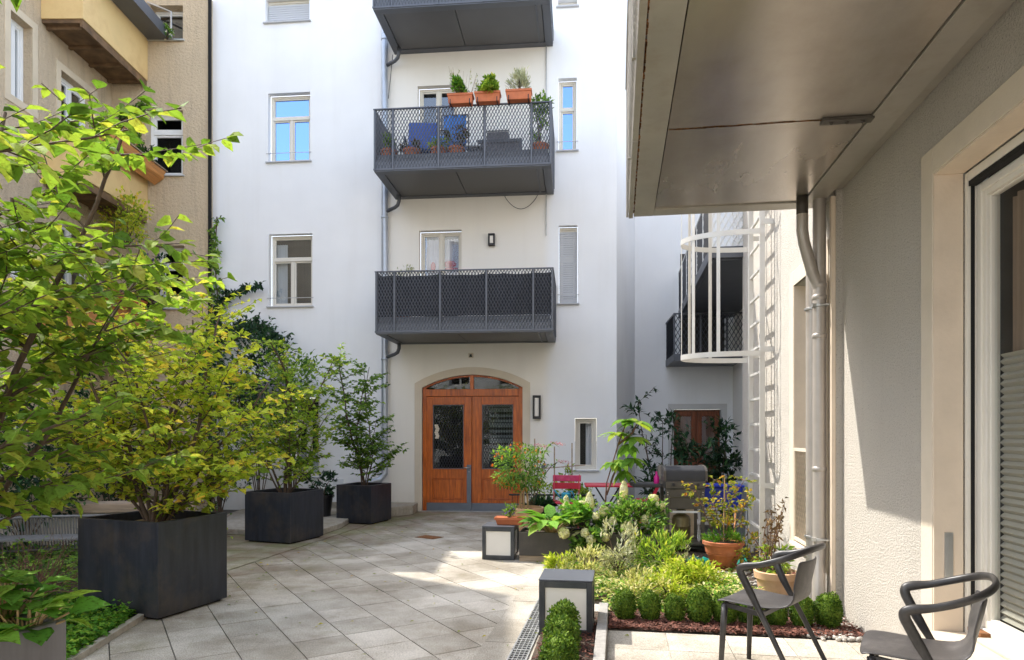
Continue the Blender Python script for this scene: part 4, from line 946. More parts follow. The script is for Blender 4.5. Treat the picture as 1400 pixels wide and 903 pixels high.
potted_tree('multi_stem_tree','upright multi-stem tree with fresh green leaves in the middle planter', cB+V((0,0,.62)), 33, 'mid', [(0,0,.02,.0,2.35,.028),(-.05,.03,-.28,.0,1.9,.017),(.05,-.02,.25,.0,1.9,.017),(.03,.05,.10,.15,2.1,.017),(-.03,-.05,-.55,-.1,1.3,.013),(.05,.0,.62,-.05,1.3,.013)], QB)
QC = dict(QA, kids=[21,7], len=[2.4,.60,.28], tap=.6, leaf=.080, rise=.14, ls=.030, start=[.12,.2], extra=.4, tilt=.6)
potted_tree('slender_tree','slender tree with layered green branches in the smallest planter beside the steps', cC+V((0,0,.56)), 45, 'green', [(0,0,.0,.0,2.4,.022),(.03,.02,.10,.05,2.1,.013),(-.03,.0,-.12,.0,2.1,.013),(.0,-.03,.3,-.1,1.2,.010)], QC)
QN = dict(max=2,kids=[12,7],len=[2.35,.80,.42],start=[.26,.2],up=[.5,.05,-.05],wob=.15,rise=.2,tap=.35,leafd=1,ls=.044,leaf=.092,tilt=.6,big=True,extra=.35)
potted_tree('hazel_tree','nearest tree at the left photo edge, long branches of large bright green leaves', cD+V((0,0,.70)), 58, 'near', [(0,0,.02,.12,2.5,.026),(.05,.04,.10,.42,2.3,.020),(-.04,.04,-.12,.55,2.4,.02),(.05,-.02,.16,.10,2.1,.018),(.05,.05,.24,.85,2.0,.016),(.02,.05,.02,1.2,2.1,.016)], QN)

def bush(name, label, cat, loc, seed, leafm, rx, ry, rz, n, leaf, wl=.6, z0=.0, group=None, flowers=None, stems=6, shell=.55, updir=.4, bark='bark', lift=0):
    """loose shrub: stems fanning from the base, leaves through an uneven ellipsoid, clumped"""
    g = random.Random(seed); t = thing(name, label, cat, loc, g.uniform(0,6), group)
    w = MB(); lv = MB(); cz = z0+rz
    cl = []
    for k in range(max(8,int(n/38))):
        d = rv(g).normalized(); rr = g.random()**.4
        cl.append(V((d.x*rx*rr,d.y*ry*rr,cz+d.z*rz*rr)))
    for k in range(stems):
        c = cl[k%len(cl)]; w.tube([(g.uniform(-.03,.03),g.uniform(-.03,.03),-lift),(c.x*.4,c.y*.4,c.z*.5),c],[.010,.008,.003],5,cap=False)
    cr = (rx+ry+rz)/3*.42
    for k in range(n):
        c = cl[int(g.random()*len(cl))]; p = c+rv(g)*cr*g.uniform(.3,1); p.z = max(p.z,.01)
        o = p-V((0,0,cz)); d = o.normalized()*.6+rv(g)*.6+V((0,0,updir-.2)); nn = V((0,0,1))+rv(g)*.8; s = leaf*g.uniform(.6,1.2)
        lv.leaf(p,d,nn,s,s*wl)
    w.build('stems', MT[bark], t, smooth=True); lv.build('foliage', LF[leafm], t)
    if flowers:
        fm2, nf, fs, mode = flowers; f = MB()
        for k in range(nf):
            d = rv(g).normalized(); d.z = abs(d.z) if mode != 'all' else d.z; p = V((d.x*rx*.95,d.y*ry*.95,cz+d.z*rz*.95))
            for q in range(7): f.leaf(p+rv(g)*fs*.4, rv(g)+d, d+rv(g)*.4, fs, fs*.8)
        f.build('flowers', LF[fm2], t)
    return t
def hedge_ball(name, label, loc, seed, rx, rz, n, group, proto=[]):
    g = random.Random(seed); m = MB(); m.ball((0,0,rz),rx*.9,rx*.9,rz*.92,16,12,.03,g)
    for k in range(n):
        d = rv(g).normalized(); a = 1+.07*math.sin(5*d.x+seed)+.05*math.sin(7*d.y+3*d.z)
        sq = 1/max(abs(d.x)**2.6+abs(d.y)**2.6+abs(d.z)**2.6,.3)**(1/2.6); sq = .72+.28*sq
        p = V((d.x*rx*a*sq,d.y*rx*a*sq,rz+d.z*rz*a*sq))*1.0; p -= V((d.x,d.y,d.z))*g.uniform(0,.02)
        s = g.uniform(.012,.021); m.leaf(p,d*.9+rv(g)*.8,d+rv(g)*.6,s,s*.62,.1,.1)
    t = thing(name, label, 'box ball', loc, 0, group); m.build('foliage', LF['box'], t)
    w = MB(); w.tube([(0,0,-.01),(0,0,rz)],.012,6); w.build('stem', MT['bark'], t); return t
# row of box balls along the terrace, and the trio by the near light box
rowA, rowB = V((.895,5.40,0)), V((2.40,5.17,0))
ordn = ['first box ball in the row, next to the grey edging','second box ball in the row along the terrace','third box ball in the row along the terrace','fourth box ball in the row, left of the chair legs','box ball just behind the front legs of the left chair','box ball under the seat of the left chair','box ball behind the slanting leg of the left chair','box ball beside the rainwater pipe foot','last box ball of the row, against the white wall']
b3 = [hedge_ball('box_ball','x',(0,0,0),k,.097,.132,2600,'box balls in a row along the terrace') for k in (1,2,3)]
g = random.Random(9)
for i in range(9):
    p = rowA.lerp(rowB,i/8); p.z = .012; s = (.95+g.uniform(-.11,.12))*(1 if i < 8 else .98)
    if i < 3: o = place(b3[i], p); o['label'] = ordn[i]; o.scale = (s,s,s*g.uniform(.94,1.08))
    else: dup(b3[i%3], p, g.uniform(0,6), ordn[i], 'box balls in a row along the terrace', (s,s,s*g.uniform(.92,1.08)))
for i,(x,y,l) in enumerate(((.362,4.76,'box ball directly in front of the near light box, farthest of the three'),(.325,4.40,'middle box ball of the three beside the drain grating'),(.283,4.06,'nearest box ball, beside the drain grating'))):
    dup(b3[i], (x,y,.0), 1.3*i, l, 'three box balls beside the drain grating', (1.16,1.16,(1.24,1.18,1.14)[i]))

# ------------------------------------------------------------------ beds: low planting
def patch(name, label, cat, pts_fn, n, leafm, seed, leaf, up=.9, wl=.45, kind=None, hts=(.02,.12)):
    g = random.Random(seed); m = MB()
    for k in range(n):
        x, y, hh = pts_fn(g); z = hh*g.uniform(.15,1); s = leaf*g.uniform(.6,1.25); t = g.uniform(0,6.28)
        m.leaf((x,y,z), V((math.cos(t),math.sin(t),g.uniform(-.2,up))), V((0,0,1))+rv(g)*.6, s, s*wl)
    return tag(m.build(name, LF[leafm]), label, cat, kind=kind)
def bedpts(g):
    a, b = g.uniform(-2.40,-.55), g.uniform(5.45,7.33)
    if a < -1.9 and b < 5.8: b = g.uniform(5.8,7.3)
    p = WW(a,b); hh = .07+.045*math.sin(5*a+b*3)+.04*math.sin(b*7+a*2)+.02
    if b < 5.6: hh *= .6
    return p.x, p.y, max(.03,hh)
patch('ground_cover','low lime and cream variegated ground cover in the sunny bed','ground cover',bedpts,5200,'varieg',5,.048,kind='stuff')
patch('ground_cover','low green ground cover between the variegated plants of the sunny bed','ground cover',bedpts,4200,'ground',15,.05,kind='stuff')
def spot(name, label, cat, px, py, Y, seed, leafm, rx, rz, n, leaf, wl=.4, **k):
    p = P(px,py,Y); p.z = 0; return bush(name,label,cat,p,seed,leafm,rx,rx,rz,n,leaf,wl,**k)
spot('silver_shrub','upright silvery variegated shrub in front of the dark planters','shrub',845,770,7.15,61,'silver',.20,.30,620,.075,.28,updir=1.2)
spot('variegated_shrub','spreading cream variegated shrub in the bed left of the silver shrub','shrub',800,780,6.9,62,'varieg',.24,.15,520,.065,.3,updir=.9)
spot('lime_shrub','low lime green shrub behind the near light box','shrub',765,775,7.0,63,'lime',.18,.13,420,.075,.35,updir=.8)
spot('lime_shrub','bright lime spirea clump in the bed beside the red bowl pot','shrub',958,790,6.5,64,'lime',.30,.15,1050,.065,.42,updir=.5)
spot('lime_shrub','lime clump behind the third and fourth box balls of the row','shrub',915,800,6.1,65,'lime',.24,.14,620,.055,.4,updir=.6)
spot('fern_plant','feathery mid green clump in front of the grill','plant',905,765,7.2,66,'mid',.27,.22,820,.10,.2,updir=1.0)
spot('variegated_shrub','pale variegated shrub right behind the first two box balls','shrub',870,795,6.05,67,'varieg',.24,.15,640,.055,.36,updir=.8)
spot('sage_plant','loose grey green herb clump left of the bowl pot','plant',935,752,7.5,68,'silver',.12,.12,200,.05,.25,updir=1.2)
def gcpts(g):
    k = g.random(); q = g.random()
    X = -3.05+k*.28-(1-q)*.9*(1-k*.0); Y = 4.35+q*1.75; X = -2.86-.16*(Y-4.4)+.0-g.random()**1.3*1.5
    return X, Y, .06+.09*g.random()
patch('ground_cover','bright green creeping ground cover at the foot of the large planter','ground cover',gcpts,5200,'ground',7,.05,up=.35,wl=.8,kind='stuff')
def gcp2(g):
    X = g.uniform(-6.5,-4.0); Y = g.uniform(5.2,8.8); return X, Y, .05+.28*g.random()*abs(math.sin(X*2+Y))
patch('ground_cover','dark undergrowth in the shady bed left of the large planter','ground cover',gcp2,4200,'green',8,.07,up=.3,wl=.7,kind='stuff')
mb = MB(); mb.poly([(-2.84,4.2,.006),(-3.06,5.95,.006),(-3.5,6.9,.006),(-3.75,8.9,.006),(-9,9.5,.006),(-9,2,.006),(-2.6,2,.006)])
tag(mb.build('shady_bed_ground', MT['bed']), kind='structure')
# kerb of the shady bed
m = MB(); m.bar((-2.81,4.0,.02),(-3.04,6.0,.02),.05,.05); tag(m.build('bed_edging', MT['stone']), kind='structure')
# leafy plants in the near planter
def rosette(name, label, cat, loc, seed, leafm, n, L, W, h, spread, group=None, stem=.1, up=(-.15,.7)):
    g = random.Random(seed); t = thing(name, label, cat, loc, g.uniform(0,6), group); m = MB(); w = MB()
    for k in range(n):
        a = 2.4*k; e = g.uniform(.1,1.0)*spread; p0 = V((math.cos(a)*.03,math.sin(a)*.03,0)); p1 = V((math.cos(a)*e*stem*2,math.sin(a)*e*stem*2,h*g.uniform(.4,1)))
        w.tube([p0,p0.lerp(p1,.5)+V((0,0,.02)),p1],.004,4,cap=False); s = g.uniform(.65,1.15)
        m.bigleaf(p1,V((math.cos(a),math.sin(a),g.uniform(*up))),V((0,0,1))+rv(g)*.25,L*s,W*s,.1,.35)
    w.build('stems', MT['bamboo'], t, smooth=True); m.build('leaves', LF[leafm], t, smooth=True); return t
for i,(dx,dy,l) in enumerate(((.36,.35,'large round-leaved plant at the front corner of the pale planter'),(.17,.38,'round-leaved plant with lime flowers behind the planter corner'),(.37,.10,'round-leaved plant at the outer edge of the pale planter'))):
    rosette('mantle_plant',l,'plant',cD+ex*dx+ey*dy+V((0,0,.70)),70+i,'hosta' if i == 1 else 'ground',34,.12,.14,(.14,.24,.10)[i],.8,'leafy plants in the pale planter')
# dark shrubs at the back left
for i,(px,py,Y,rx,rz,l) in enumerate(((35,620,8.8,1.0,.95,'broad evergreen shrub at the left photo edge below the beige wall'),(150,560,11.0,.9,1.05,'evergreen shrub between the left edge and the large planter tree'),(300,560,11.6,.75,1.15,'tall evergreen shrub behind the yellowing tree'),(355,500,12.1,.62,1.0,'dark evergreen bush against the white facade, left of the middle tree'))):
    p = P(px,py,Y); p.z = 0; bush('evergreen_shrub',l,'shrub',p,80+i,'dark',rx,rx*.7,rz,(2600,2400,1300,1700)[i],.10,.5,z0=(.15,.3,.5,1.5)[i],group='evergreen shrubs at the back left',stems=12)
bush('evergreen_shrub','dark glossy bush high behind the middle tree crown','shrub',P(400,592,12.2)-V((0,0,1.5)),86,'green',.50,.40,.75,1100,.09,.5,z0=1.55,stems=10,group='evergreen shrubs at the back left')
for i,(px,py,Y,l) in enumerate(((255,690,8.6,'bare twiggy shrub beside the large planter'),(60,790,6.2,'leafless twiggy bush left of the large planter'),(22,800,5.6,'leafless twiggy bush at the left edge'))):
    g = random.Random(90+i); p = P(px,py,Y); p.z = 0; t = thing('twiggy_bush',l,'shrub',p,0,'twiggy bushes in the shady bed'); w = MB(); lv = MB()
    for k in range(46):
        a = g.uniform(0,6.28); q = V((0,0,0)); d = V((math.cos(a)*.6,math.sin(a)*.6,1)); pts = [q]
        for s in range(6): d = (d+rv(g)*.45).normalized(); q = q+d*.1*g.uniform(.8,1.3); pts.append(q)
        w.tube(pts,[.006,.005,.004,.004,.003,.002,.002],4,cap=False)
        if g.random() < .5:
            for s in range(5): lv.leaf(pts[-1-s%3],rv(g),V((0,0,1))+rv(g),.045,.03)
    w.build('stems', MT['red_bark'], t, smooth=True); lv.build('foliage', LF['mid' if i == 0 else 'green'], t)
# climber on the corner of the white facade
def climber(name, label, loc, seed, leafm, path, side, n, leaf, group=None):
    g = random.Random(seed); t = thing(name, label, 'climber', loc, 0, group); w = MB(); lv = MB()
    w.tube(path, .012, 6, cap=False)
    for k in range(n):
        i = int(g.random()*(len(path)-1)); p = V(path[i]).lerp(V(path[i+1]),g.random()); L = side*g.uniform(.3,1)
        d = V((g.uniform(-1,1),-abs(g.uniform(0,.8)),g.uniform(-.7,.5))).normalized(); q = p+d*L; w.tube([p,q],.003,3,cap=False)
        for s in range(5):
            r = p.lerp(q,(s+1)/5); lv.leaf(r,d+rv(g)*.9+V((0,0,-.3)),V((0,-1,.6))+rv(g)*.6,leaf*g.uniform(.6,1.2),leaf*.55)
    w.build('stems', MT['bark'], t, smooth=True); lv.build('foliage', LF[leafm], t); return t
fx = lambda px,py,o=.15: FP+V((FU(px)*CE-SE*o, -FU(px)*SE-o*CE, FZ(px,py)))
climber('climbing_plant','tall thin climber rising up the corner of the white facade',(0,0,0),101,'green',[fx(296,700),fx(300,600),fx(303,500),fx(304,420),fx(299,360),fx(302,300)],.16,170,.09)
climber('climbing_plant','leafy climber shoot arching to the right under the lower left window',(0,0,0),102,'dark',[fx(290,470),fx(300,425),fx(318,405),fx(338,398),fx(362,393)],.14,110,.09)
climber('climbing_plant','dark climber mass hanging below the window at the facade corner',(0,0,0),103,'dark',[fx(270,520),fx(300,470),fx(330,450),fx(365,445),fx(385,470)],.36,210,.10)
# low wall, timber bench top and slatted lounger back at the left
t = thing('garden_wall','low pale garden wall with weathered timber top behind the left bushes','wall',P(100,592,9.2)-V((0,0,1.5)),R(8))
m = MB(); m.box(-2.6,1.6,-.10,.10,0,.50); m.build('masonry', MT['wall_low'], t)
m = MB(); m.box(-2.65,1.65,-.22,.16,.503,.56); m.box(-2.65,1.65,-.235,-.222,.44,.55); m.build('timber_top', MT['old_wood'], t, bevel=.008)
t = thing('slatted_bench','pale bench with curved back of narrow woven slats','bench',P(108,592,8.2)-V((0,0,1.5)),R(10))
m = MB(); m2_ = MB(); nS = 64; rail = []
for i in range(nS+1):
    k = i/nS*2-1; x = k*1.05; y = .32*abs(k)**4*-1; rail.append(V((x,y,.50-.05*abs(k)**6)))
for i in range(nS+1):
    p = rail[i]; m.bar((p.x*.94,p.y+.04,.10),(p.x,p.y,p.z),.014,.008)
m2_.tube(rail,.016,8); m2_.tube([(p.x*.94,p.y+.04,.10) for p in rail],.016,8)
m.build('back', MT['slat_metal'], t); m2_.build('rail', MT['slat_metal'], t, smooth=True)
m = MB()
for k in range(7): m.box(-.95,.95,-.42+k*.06,-.38+k*.06,.27,.29)
m.build('seat', MT['slat_metal'], t)
for x in (-.85,.85):
    m = MB(); m.tube([(x,-.35,0),(x,-.35,.28)],.016,6); m.tube([(x,.02,0),(x,.02,.28)],.016,6); m.build('leg', MT['slat_metal'], t)
# raised edge and steps at the back left
def ledge(name, pts, h, label):
    m = MB(); n_ = len(pts); m.add([(x,y,0) for x,y in pts]+[(x,y,h) for x,y in pts],[tuple(range(n_-1,-1,-1)),tuple(range(n_,2*n_))]+[(k,(k+1)%n_,n_+(k+1)%n_,n_+k) for k in range(n_)])
    return tag(m.build(name, MT['stone'], bevel=.012), label, 'step')
q1, q2, q3 = G(431,735), G(503,714), G(573,700)
e1 = FP+V((FU(573)*CE,-FU(573)*SE,0))
q2b = G(466,723)
ledge('stone_step',[(q1.x,q1.y),(q2b.x,q2b.y),(q2b.x-.02,q2b.y+.62),(q2.x-.55,q2.y+1.4),(q1.x-2.2,q1.y+2.9),(q1.x-2.0,q1.y+.4)],.085,'long low stone ledge running behind the two back planters')
ledge('stone_step',[(q2.x+.02,q2.y+.35),(e1.x-.04,e1.y-.55),(e1.x-.02,e1.y-.03),(q2.x-.6,e1.y+.10),(q2.x-.5,q2.y+.5)],.17,'short stone step left of the entrance door')
bush('potted_shrub','small dark glossy shrub in the black pot on the ledge','shrub',P(441,592,11.6)-V((0,0,1.5-.44)),110,'dark',.28,.24,.19,420,.085,.5,z0=-.02,stems=6,lift=.1)
t = thing('plant_pot','black plastic flower pot on the stone ledge between two planters','pot',P(441,592,11.6)-V((0,0,1.5-.085)),0)
m = MB(); m.lathe([(.13,0),(.17,.32),(.185,.32),(.185,.36),(.165,.36),(.16,.30),(0,.30)],(0,0,0),24); m.build('pot_body', MT['black_metal'], t, auto=40)
for px,z,wd_,l in ((463,.52,.20,'small pale plate on the facade right of the black pot'),(413,.66,.34,'dark striped vent grille on the facade behind the middle planter'),(340,.72,.34,'dark striped vent grille on the facade left of the middle planter')):
    t = thing('wall_vent' if 'vent' in l else 'wall_plate', l, 'vent' if 'vent' in l else 'plate', FP+V((FU(px)*CE,-FU(px)*SE,z)), FA)
    m = MB(); m.box(-wd_/2,wd_/2,-.02,-.001,-.09,.09); m.build('base', MT['white_plastic'] if 'plate' in l else MT['facade_trim'], t)
    m = MB()
    for q in ((-.055,-.01),(.02,.065)) if 'vent' in l else ((-.07,.07),): m.box(-wd_/2+.012,wd_/2-.012,-.03,-.021,q[0],q[1])
    m.build('louvre', MT['black_metal'] if 'vent' in l else MT['white_plastic'], t)
# ------------------------------------------------------------------ light boxes, drain, edging
def light_box(loc, w, d, h, label):
    t = thing('light_box', label, 'bollard light', loc, WA, 'square light boxes')
    m = MB(); k = .045
    for x in (-w/2,w/2-k):
        for y in (-d/2,d/2-k): m.box(x,x+k,y,y+k,0,h-.002)
    for y in (-d/2,d/2-k): m.box(-w/2+k,w/2-k,y,y+k,.002,.05); m.box(-w/2+k,w/2-k,y,y+k,h-.05,h-.002)
    for x in (-w/2,w/2-k): m.box(x,x+k,-d/2+k,d/2-k,.002,.05); m.box(x,x+k,-d/2+k,d/2-k,h-.05,h-.002)
    m.build('frame', MT['bollard'], t, bevel=.004)
    m = MB(); m.box(-w/2-.003,w/2+.003,-d/2-.003,d/2+.003,h,h+.012); m.build('lid', MT['grey_metal'], t, bevel=.004)
    for (x0,x1,y0,y1) in ((-w/2+k,w/2-k,-d/2+.014,-d/2+.020),(-w/2+k,w/2-k,d/2-.020,d/2-.014),(-w/2+.014,-w/2+.020,-d/2+k,d/2-k),(w/2-.020,w/2-.014,-d/2+k,d/2-k)):
        m = MB(); m.box(x0,x1,y0,y1,.051,h-.051); m.build('opal_panel', MT['lampglass'], t)
    return t
light_box(V((.425,5.22,0)), .395, .40, .405, 'near square light box behind the three box balls')
light_box(V((-.135,8.24,0)), .385, .38, .385, 'far square light box carrying the lavender trough')
t = thing('drain_grate','long channel drain grating set in the paving beside the box balls','drain',V((.165,5.3,0)),-math.atan(.1645))
m = MB(); m.box(-.065,.065,-4.3,.95,.003,.006); m.build('channel', MT['black'], t)
m = MB()
for y in range(-17,4):
    for x in (-.06,.06): m.box(x-.006,x+.006,y*.25-.12,y*.25+.12,.0065,.013)
    for s in range(6): m.box(-.054,.054,y*.25-.12+s*.048-.005,y*.25-.12+s*.048+.005,.0065,.0125)
    for s in (-.03,0,.03): m.box(s-.0025,s+.0025,y*.25-.12,y*.25+.12,.0066,.0115)
m.build('grating', MT['galv'], t)
t = thing('floor_drain','small square rusty drain cover in the paving before the entrance','drain cover',G(587,735),R(-32))
m = MB(); m.box(-.17,.17,-.12,.12,.002,.006); m.build('frame', MT['rust'], t)
m = MB()
for k in range(7): m.box(-.14+k*.043,-.115+k*.043,-.10,.10,.0062,.009)
m.build('grate', MT['rust'], t)
m = MB(); p0, p1 = WW(-1.91,5.42), WW(-1.91,1.5); m.bar(p0+V((0,0,.045)),p1+V((0,0,.045)),.075,.10)
tag(m.build('bed_edging', MT['edging'], bevel=.006), kind='structure')

# ------------------------------------------------------------------ chairs
def armchair(loc, rz, label):
    t = thing('armchair', label, 'chair', loc, rz, 'graphite armchairs on the terrace')
    prof = [(.240,.440,.215),(.232,.453,.216),(.15,.456,.218),(.05,.449,.214),(-.05,.445,.205),(-.13,.452,.188),(-.185,.475,.165),(-.218,.52,.150),(-.238,.58,.146),(-.256,.66,.152),(-.268,.72,.152),(-.272,.745,.14)]
    m = MB(); nw = 8; vs = []
    for (x,z,w) in prof:
        for j in range(nw+1):
            k = j/nw*2-1; bx = -.014*(k**4) if z < .5 else .035*(k*k); ww = w
            vs.append((x+(bx if z < .46 and x > .2 else bx*.0)+(0.03*k*k if z>.55 else 0), k*ww, z+(.012*k*k if z < .47 else 0)))
    m.add(vs,[(i*(nw+1)+j,i*(nw+1)+j+1,(i+1)*(nw+1)+j+1,(i+1)*(nw+1)+j) for i in range(len(prof)-1) for j in range(nw)])
    m.build('seat_shell', MT['seat'], t, smooth=True, solid=.012, sub=1)
    side = [(-.30,.262,0),(-.225,.262,.14),(-.14,.260,.30),(-.06,.256,.445),(-.005,.255,.545),(.035,.262,.625),(.052,.268,.665),(.048,.272,.692),(.015,.275,.706),(-.06,.275,.722),(-.15,.268,.752),(-.225,.235,.782),(-.272,.18,.803),(-.298,.10,.815),(-.304,0,.818)]
    pts = side+[(x,-y,z) for x,y,z in side[-2::-1]]
    n = len(pts); rr = []
    for i in range(n):
        k = min(i,n-1-i); rr.append(.0105+.0035*min(1,k/4) + (.0035 if 4 <= k <= 8 else 0))
    # smooth the run
    fine = []; fr = []
    for i in range(n-1):
        p0,p1,p2,p3 = V(pts[max(i-1,0)]),V(pts[i]),V(pts[i+1]),V(pts[min(i+2,n-1)])
        for s in range(4):
            u = s/4; fine.append(.5*((2*p1)+(p2-p0)*u+(2*p0-5*p1+4*p2-p3)*u*u+(3*p1-p0-3*p2+p3)*u**3)); fr.append(rr[i]+(rr[i+1]-rr[i])*u)
    fine.append(V(pts[-1])); fr.append(rr[-1])
    m = MB(); m.tube(fine,fr,12,sx=1.35); m.build('arm_frame', MT['chair'], t, smooth=True)
    for s in (-1,1):
        m = MB(); m.tube([(.185,s*.192,.442),(.192,s*.20,.3),(.205,s*.212,0)],[.017,.016,.012],10,sx=1.25); m.build('front_leg', MT['chair'], t, smooth=True)
        m = MB(); m.bar((.18,s*.188,.437),(-.07,s*.236,.425),.02,.026); m.build('seat_support', MT['chair'], t)
    m = MB(); m.bar((.186,-.19,.434),(.186,.19,.434),.022,.03); m.bar((-.06,-.25,.425),(-.06,.25,.425),.022,.026); m.build('cross_bar', MT['chair'], t)
    return t
def yaw(fx_, fy_): return math.atan2(fy_, fx_)
ch = armchair(V((1.575,4.215,.008)), yaw(-.74,.67), 'left graphite armchair in front of the box ball row, seen from behind')
dup(ch, V((1.94,3.265,.008)), yaw(-.86,.50), 'right graphite armchair close to the window, cut by the bottom photo edge')

# ------------------------------------------------------------------ pots and their plants
def pot(name, label, loc, prof, mat, group=None, cat='pot', n=32, soil=None):
    t = thing(name, label, cat, loc, 0, group); m = MB(); m.lathe(prof,(0,0,0),n); m.build('pot_body', MT[mat], t, auto=35)
    m = MB(); r, z = soil; m.lathe([(0,z+.01),(r*.6,z+.012),(r,z)],(0,0,0),n,capb=False); m.build('soil', MT['soil'], t); return t
pB = G(989,779); pB.z = .0
t = pot('bowl_pot','wide red terracotta bowl pot with ridged rim beside the grill',pB+V((0,0,.04)),[(.12,0),(.135,.02),(.175,.13),(.182,.135),(.182,.15),(.19,.155),(.205,.235),(.222,.24),(.225,.275),(.205,.28),(.195,.25),(0,.25)],'terracotta',soil=(.19,.255))
t = thing('saucer','round terracotta saucer under the wide bowl pot','saucer',pB,0); m = MB(); m.lathe([(.17,0),(.19,.035),(.18,.04),(.16,.012),(0,.012)],(0,0,.0),28); m.build('dish', MT['terracotta'], t, auto=40)
bush('herb_cushion','low green herb cushion filling the wide bowl pot','plant',pB+V((0,0,.30)),120,'ground',.21,.21,.055,900,.045,.25,updir=1.2,stems=4)
def stick(name, label, cat, a, b, r, mat, group=None):
    m = MB(); m.tube([a,b],r,6); return tag(m.build(name, MT[mat]), label, cat, group)
stick('garden_stake','bamboo stake standing upright in the wide bowl pot','stake',pB+V((.0,0,.25)),pB+V((.02,.02,1.02)),.007,'bamboo')
g = random.Random(31); t = thing('rose_plant','thin rose with yellowing leaves growing from the wide bowl pot','plant',pB+V((0,0,.27)),0); w = MB(); lv = MB()
for (tx,ty,L) in ((.12,.0,.78),(.02,.1,.7),(-.12,0,.72),(.22,-.1,.62),(-.35,.05,.72)):
    q = V((tx*.2,ty*.2,0)); d = V((tx,ty,1)).normalized(); pts = [q]
    for s in range(8): d = (d+rv(g)*.16+V((tx*.12,0,0))).normalized(); q = q+d*L/8; pts.append(q)
    w.tube(pts,[.006-.0004*k for k in range(9)],5,cap=False)
    for k in range(3,9):
        for s in range(4):
            e = rv(g); e.z *= .4; e.normalize(); r = pts[k]+e*g.uniform(.05,.15); w.tube([pts[k],r],.002,3,cap=False)
            for u in range(4): lv.leaf(pts[k].lerp(r,.4+.2*u),e+rv(g)*.8+V((0,0,-.2)),V((0,-.4,1))+rv(g)*.6,.055*g.uniform(.7,1.2),.036)
w.build('stems', MT['red_bark'], t, smooth=True); lv.build('foliage', LF['rose'], t)
pD = V((2.33,6.02,.012))
pot('flower_pot','pale terracotta flower pot behind the left chair',pD,[(.13,0),(.17,.21),(.185,.212),(.19,.27),(.168,.275),(.16,.24),(0,.24)],'pale_terracotta',soil=(.155,.24))
bush('potted_shrub','leafy green plant in the pale terracotta pot','plant',pD+V((0,0,.25)),121,'mid',.19,.17,.10,330,.06,.5,stems=6)
g = random.Random(8); t = thing('dried_plant','tall brown dried plant standing in the pale terracotta pot','plant',pD+V((-.02,.03,.24)),0); w = MB(); lv = MB()
for k in range(9):
    q = V((g.uniform(-.05,.05),g.uniform(-.05,.05),0)); d = V((g.uniform(-.2,.15),g.uniform(-.1,.1),1)); pts = [q]
    for s in range(7): d = (d+rv(g)*.2).normalized(); q = q+d*.085*g.uniform(.7,1.25); pts.append(q)
    w.tube(pts,[.006]*3+[.004]*3+[.002]*2,5,cap=False)
    for s in range(26): p = pts[g.randrange(1,8)]; lv.leaf(p+rv(g)*.02,rv(g)+V((0,0,-.4)),rv(g),.05*g.uniform(.6,1.3),.018,.3,.4)
w.build('stems', MT['red_bark'], t, smooth=True); lv.build('foliage', LF['dry'], t)
pE = V((2.50,6.35,.012)); m = MB(); m.ball((0,0,.02),.05,.05,.05,10,8); 
t = thing('toy_ball','small red ball-shaped knob by the foot of the rainwater pipe','ball',V((2.46,5.95,.26)),0); m = MB(); m.ball((0,0,0),.022,.022,.022,12,8); m.build('knob', MT['red_paint'], t, smooth=True); m = MB(); m.tube([(0,0,-.25),(0,0,-.02)],.005,6); m.build('stake', MT['wire'], t)
bush('climbing_weed','yellow green weed growing at the ladder foot','plant',V((2.55,7.3,0)),123,'rose',.12,.12,.28,220,.05,.5,stems=6)
t = thing('folded_tarp','crumpled green tarpaulin behind the bowl pot','tarp',pB+V((-.02,.22,0)),0); m = MB(); g = random.Random(12); vs = []
for i in range(15):
    for j in range(9): vs.append((-.34+.68*i/14,-.12+.24*j/8,max(.004,.09*math.sin(math.pi*j/8)*(1 if abs(i-7)>2 else .6)+g.uniform(-.03,.04))))
m.add(vs,[(i*9+j,(i+1)*9+j,(i+1)*9+j+1,i*9+j+1) for i in range(14) for j in range(8)]); m.build('sheet', MT['tarp'], t, smooth=True)

# raised planters with hosta and hydrangea
pl0 = G(706,768); 
def trough_box(x0, x1, label):
    t = thing('raised_planter', label, 'planter', V((pl0.x,pl0.y,0)), WA, 'dark bronze raised planters')
    m = MB(); d, h, z0, k = .42, .345, .07, .015
    m.box(x0,x1,0,k,z0,h); m.box(x0,x1,d-k,d,z0,h); m.box(x0,x0+k,k,d-k,z0,h); m.box(x1-k,x1,k,d-k,z0,h); m.build('box', MT['bronze'], t, bevel=.004)
    m = MB(); m.box(x0+k,x1-k,k,d-k,h-.06,h-.035); m.build('soil', MT['soil'], t)
    m = MB(); m.box(x0+.004,x1-.004,.012,d-.01,0,z0-.002); m.build('plinth', MT['old_wood'], t); return t
trough_box(.03,.905,'left dark bronze raised planter holding the hosta')
trough_box(.915,1.78,'right dark bronze raised planter holding the white hydrangeas')
def inpl(x, y, z=.30): return V((pl0.x+x*WC+y*WSN, pl0.y-x*WSN+y*WC, z))
rosette('hosta_plant','bright green broad-leaved hosta spilling over the left raised planter','plant',inpl(.40,.12),130,'hosta',64,.24,.15,.22,1.0,stem=.13,up=(-.2,1.3))
rosette('hosta_plant','smaller white-edged hosta at the joint of the raised planters','plant',inpl(.86,.14),131,'varieg',12,.15,.07,.12,.8)
bush('hydrangea_shrub','green hydrangea shrub behind the joint of the two raised planters','shrub',inpl(.80,.26,.28),132,'hosta',.30,.22,.20,520,.085,.6,stems=10)
bush('hydrangea_shrub','dark leaved hydrangea shrub filling the right raised planter','shrub',inpl(1.35,.22,.28),133,'green',.42,.24,.21,900,.08,.55,stems=12)
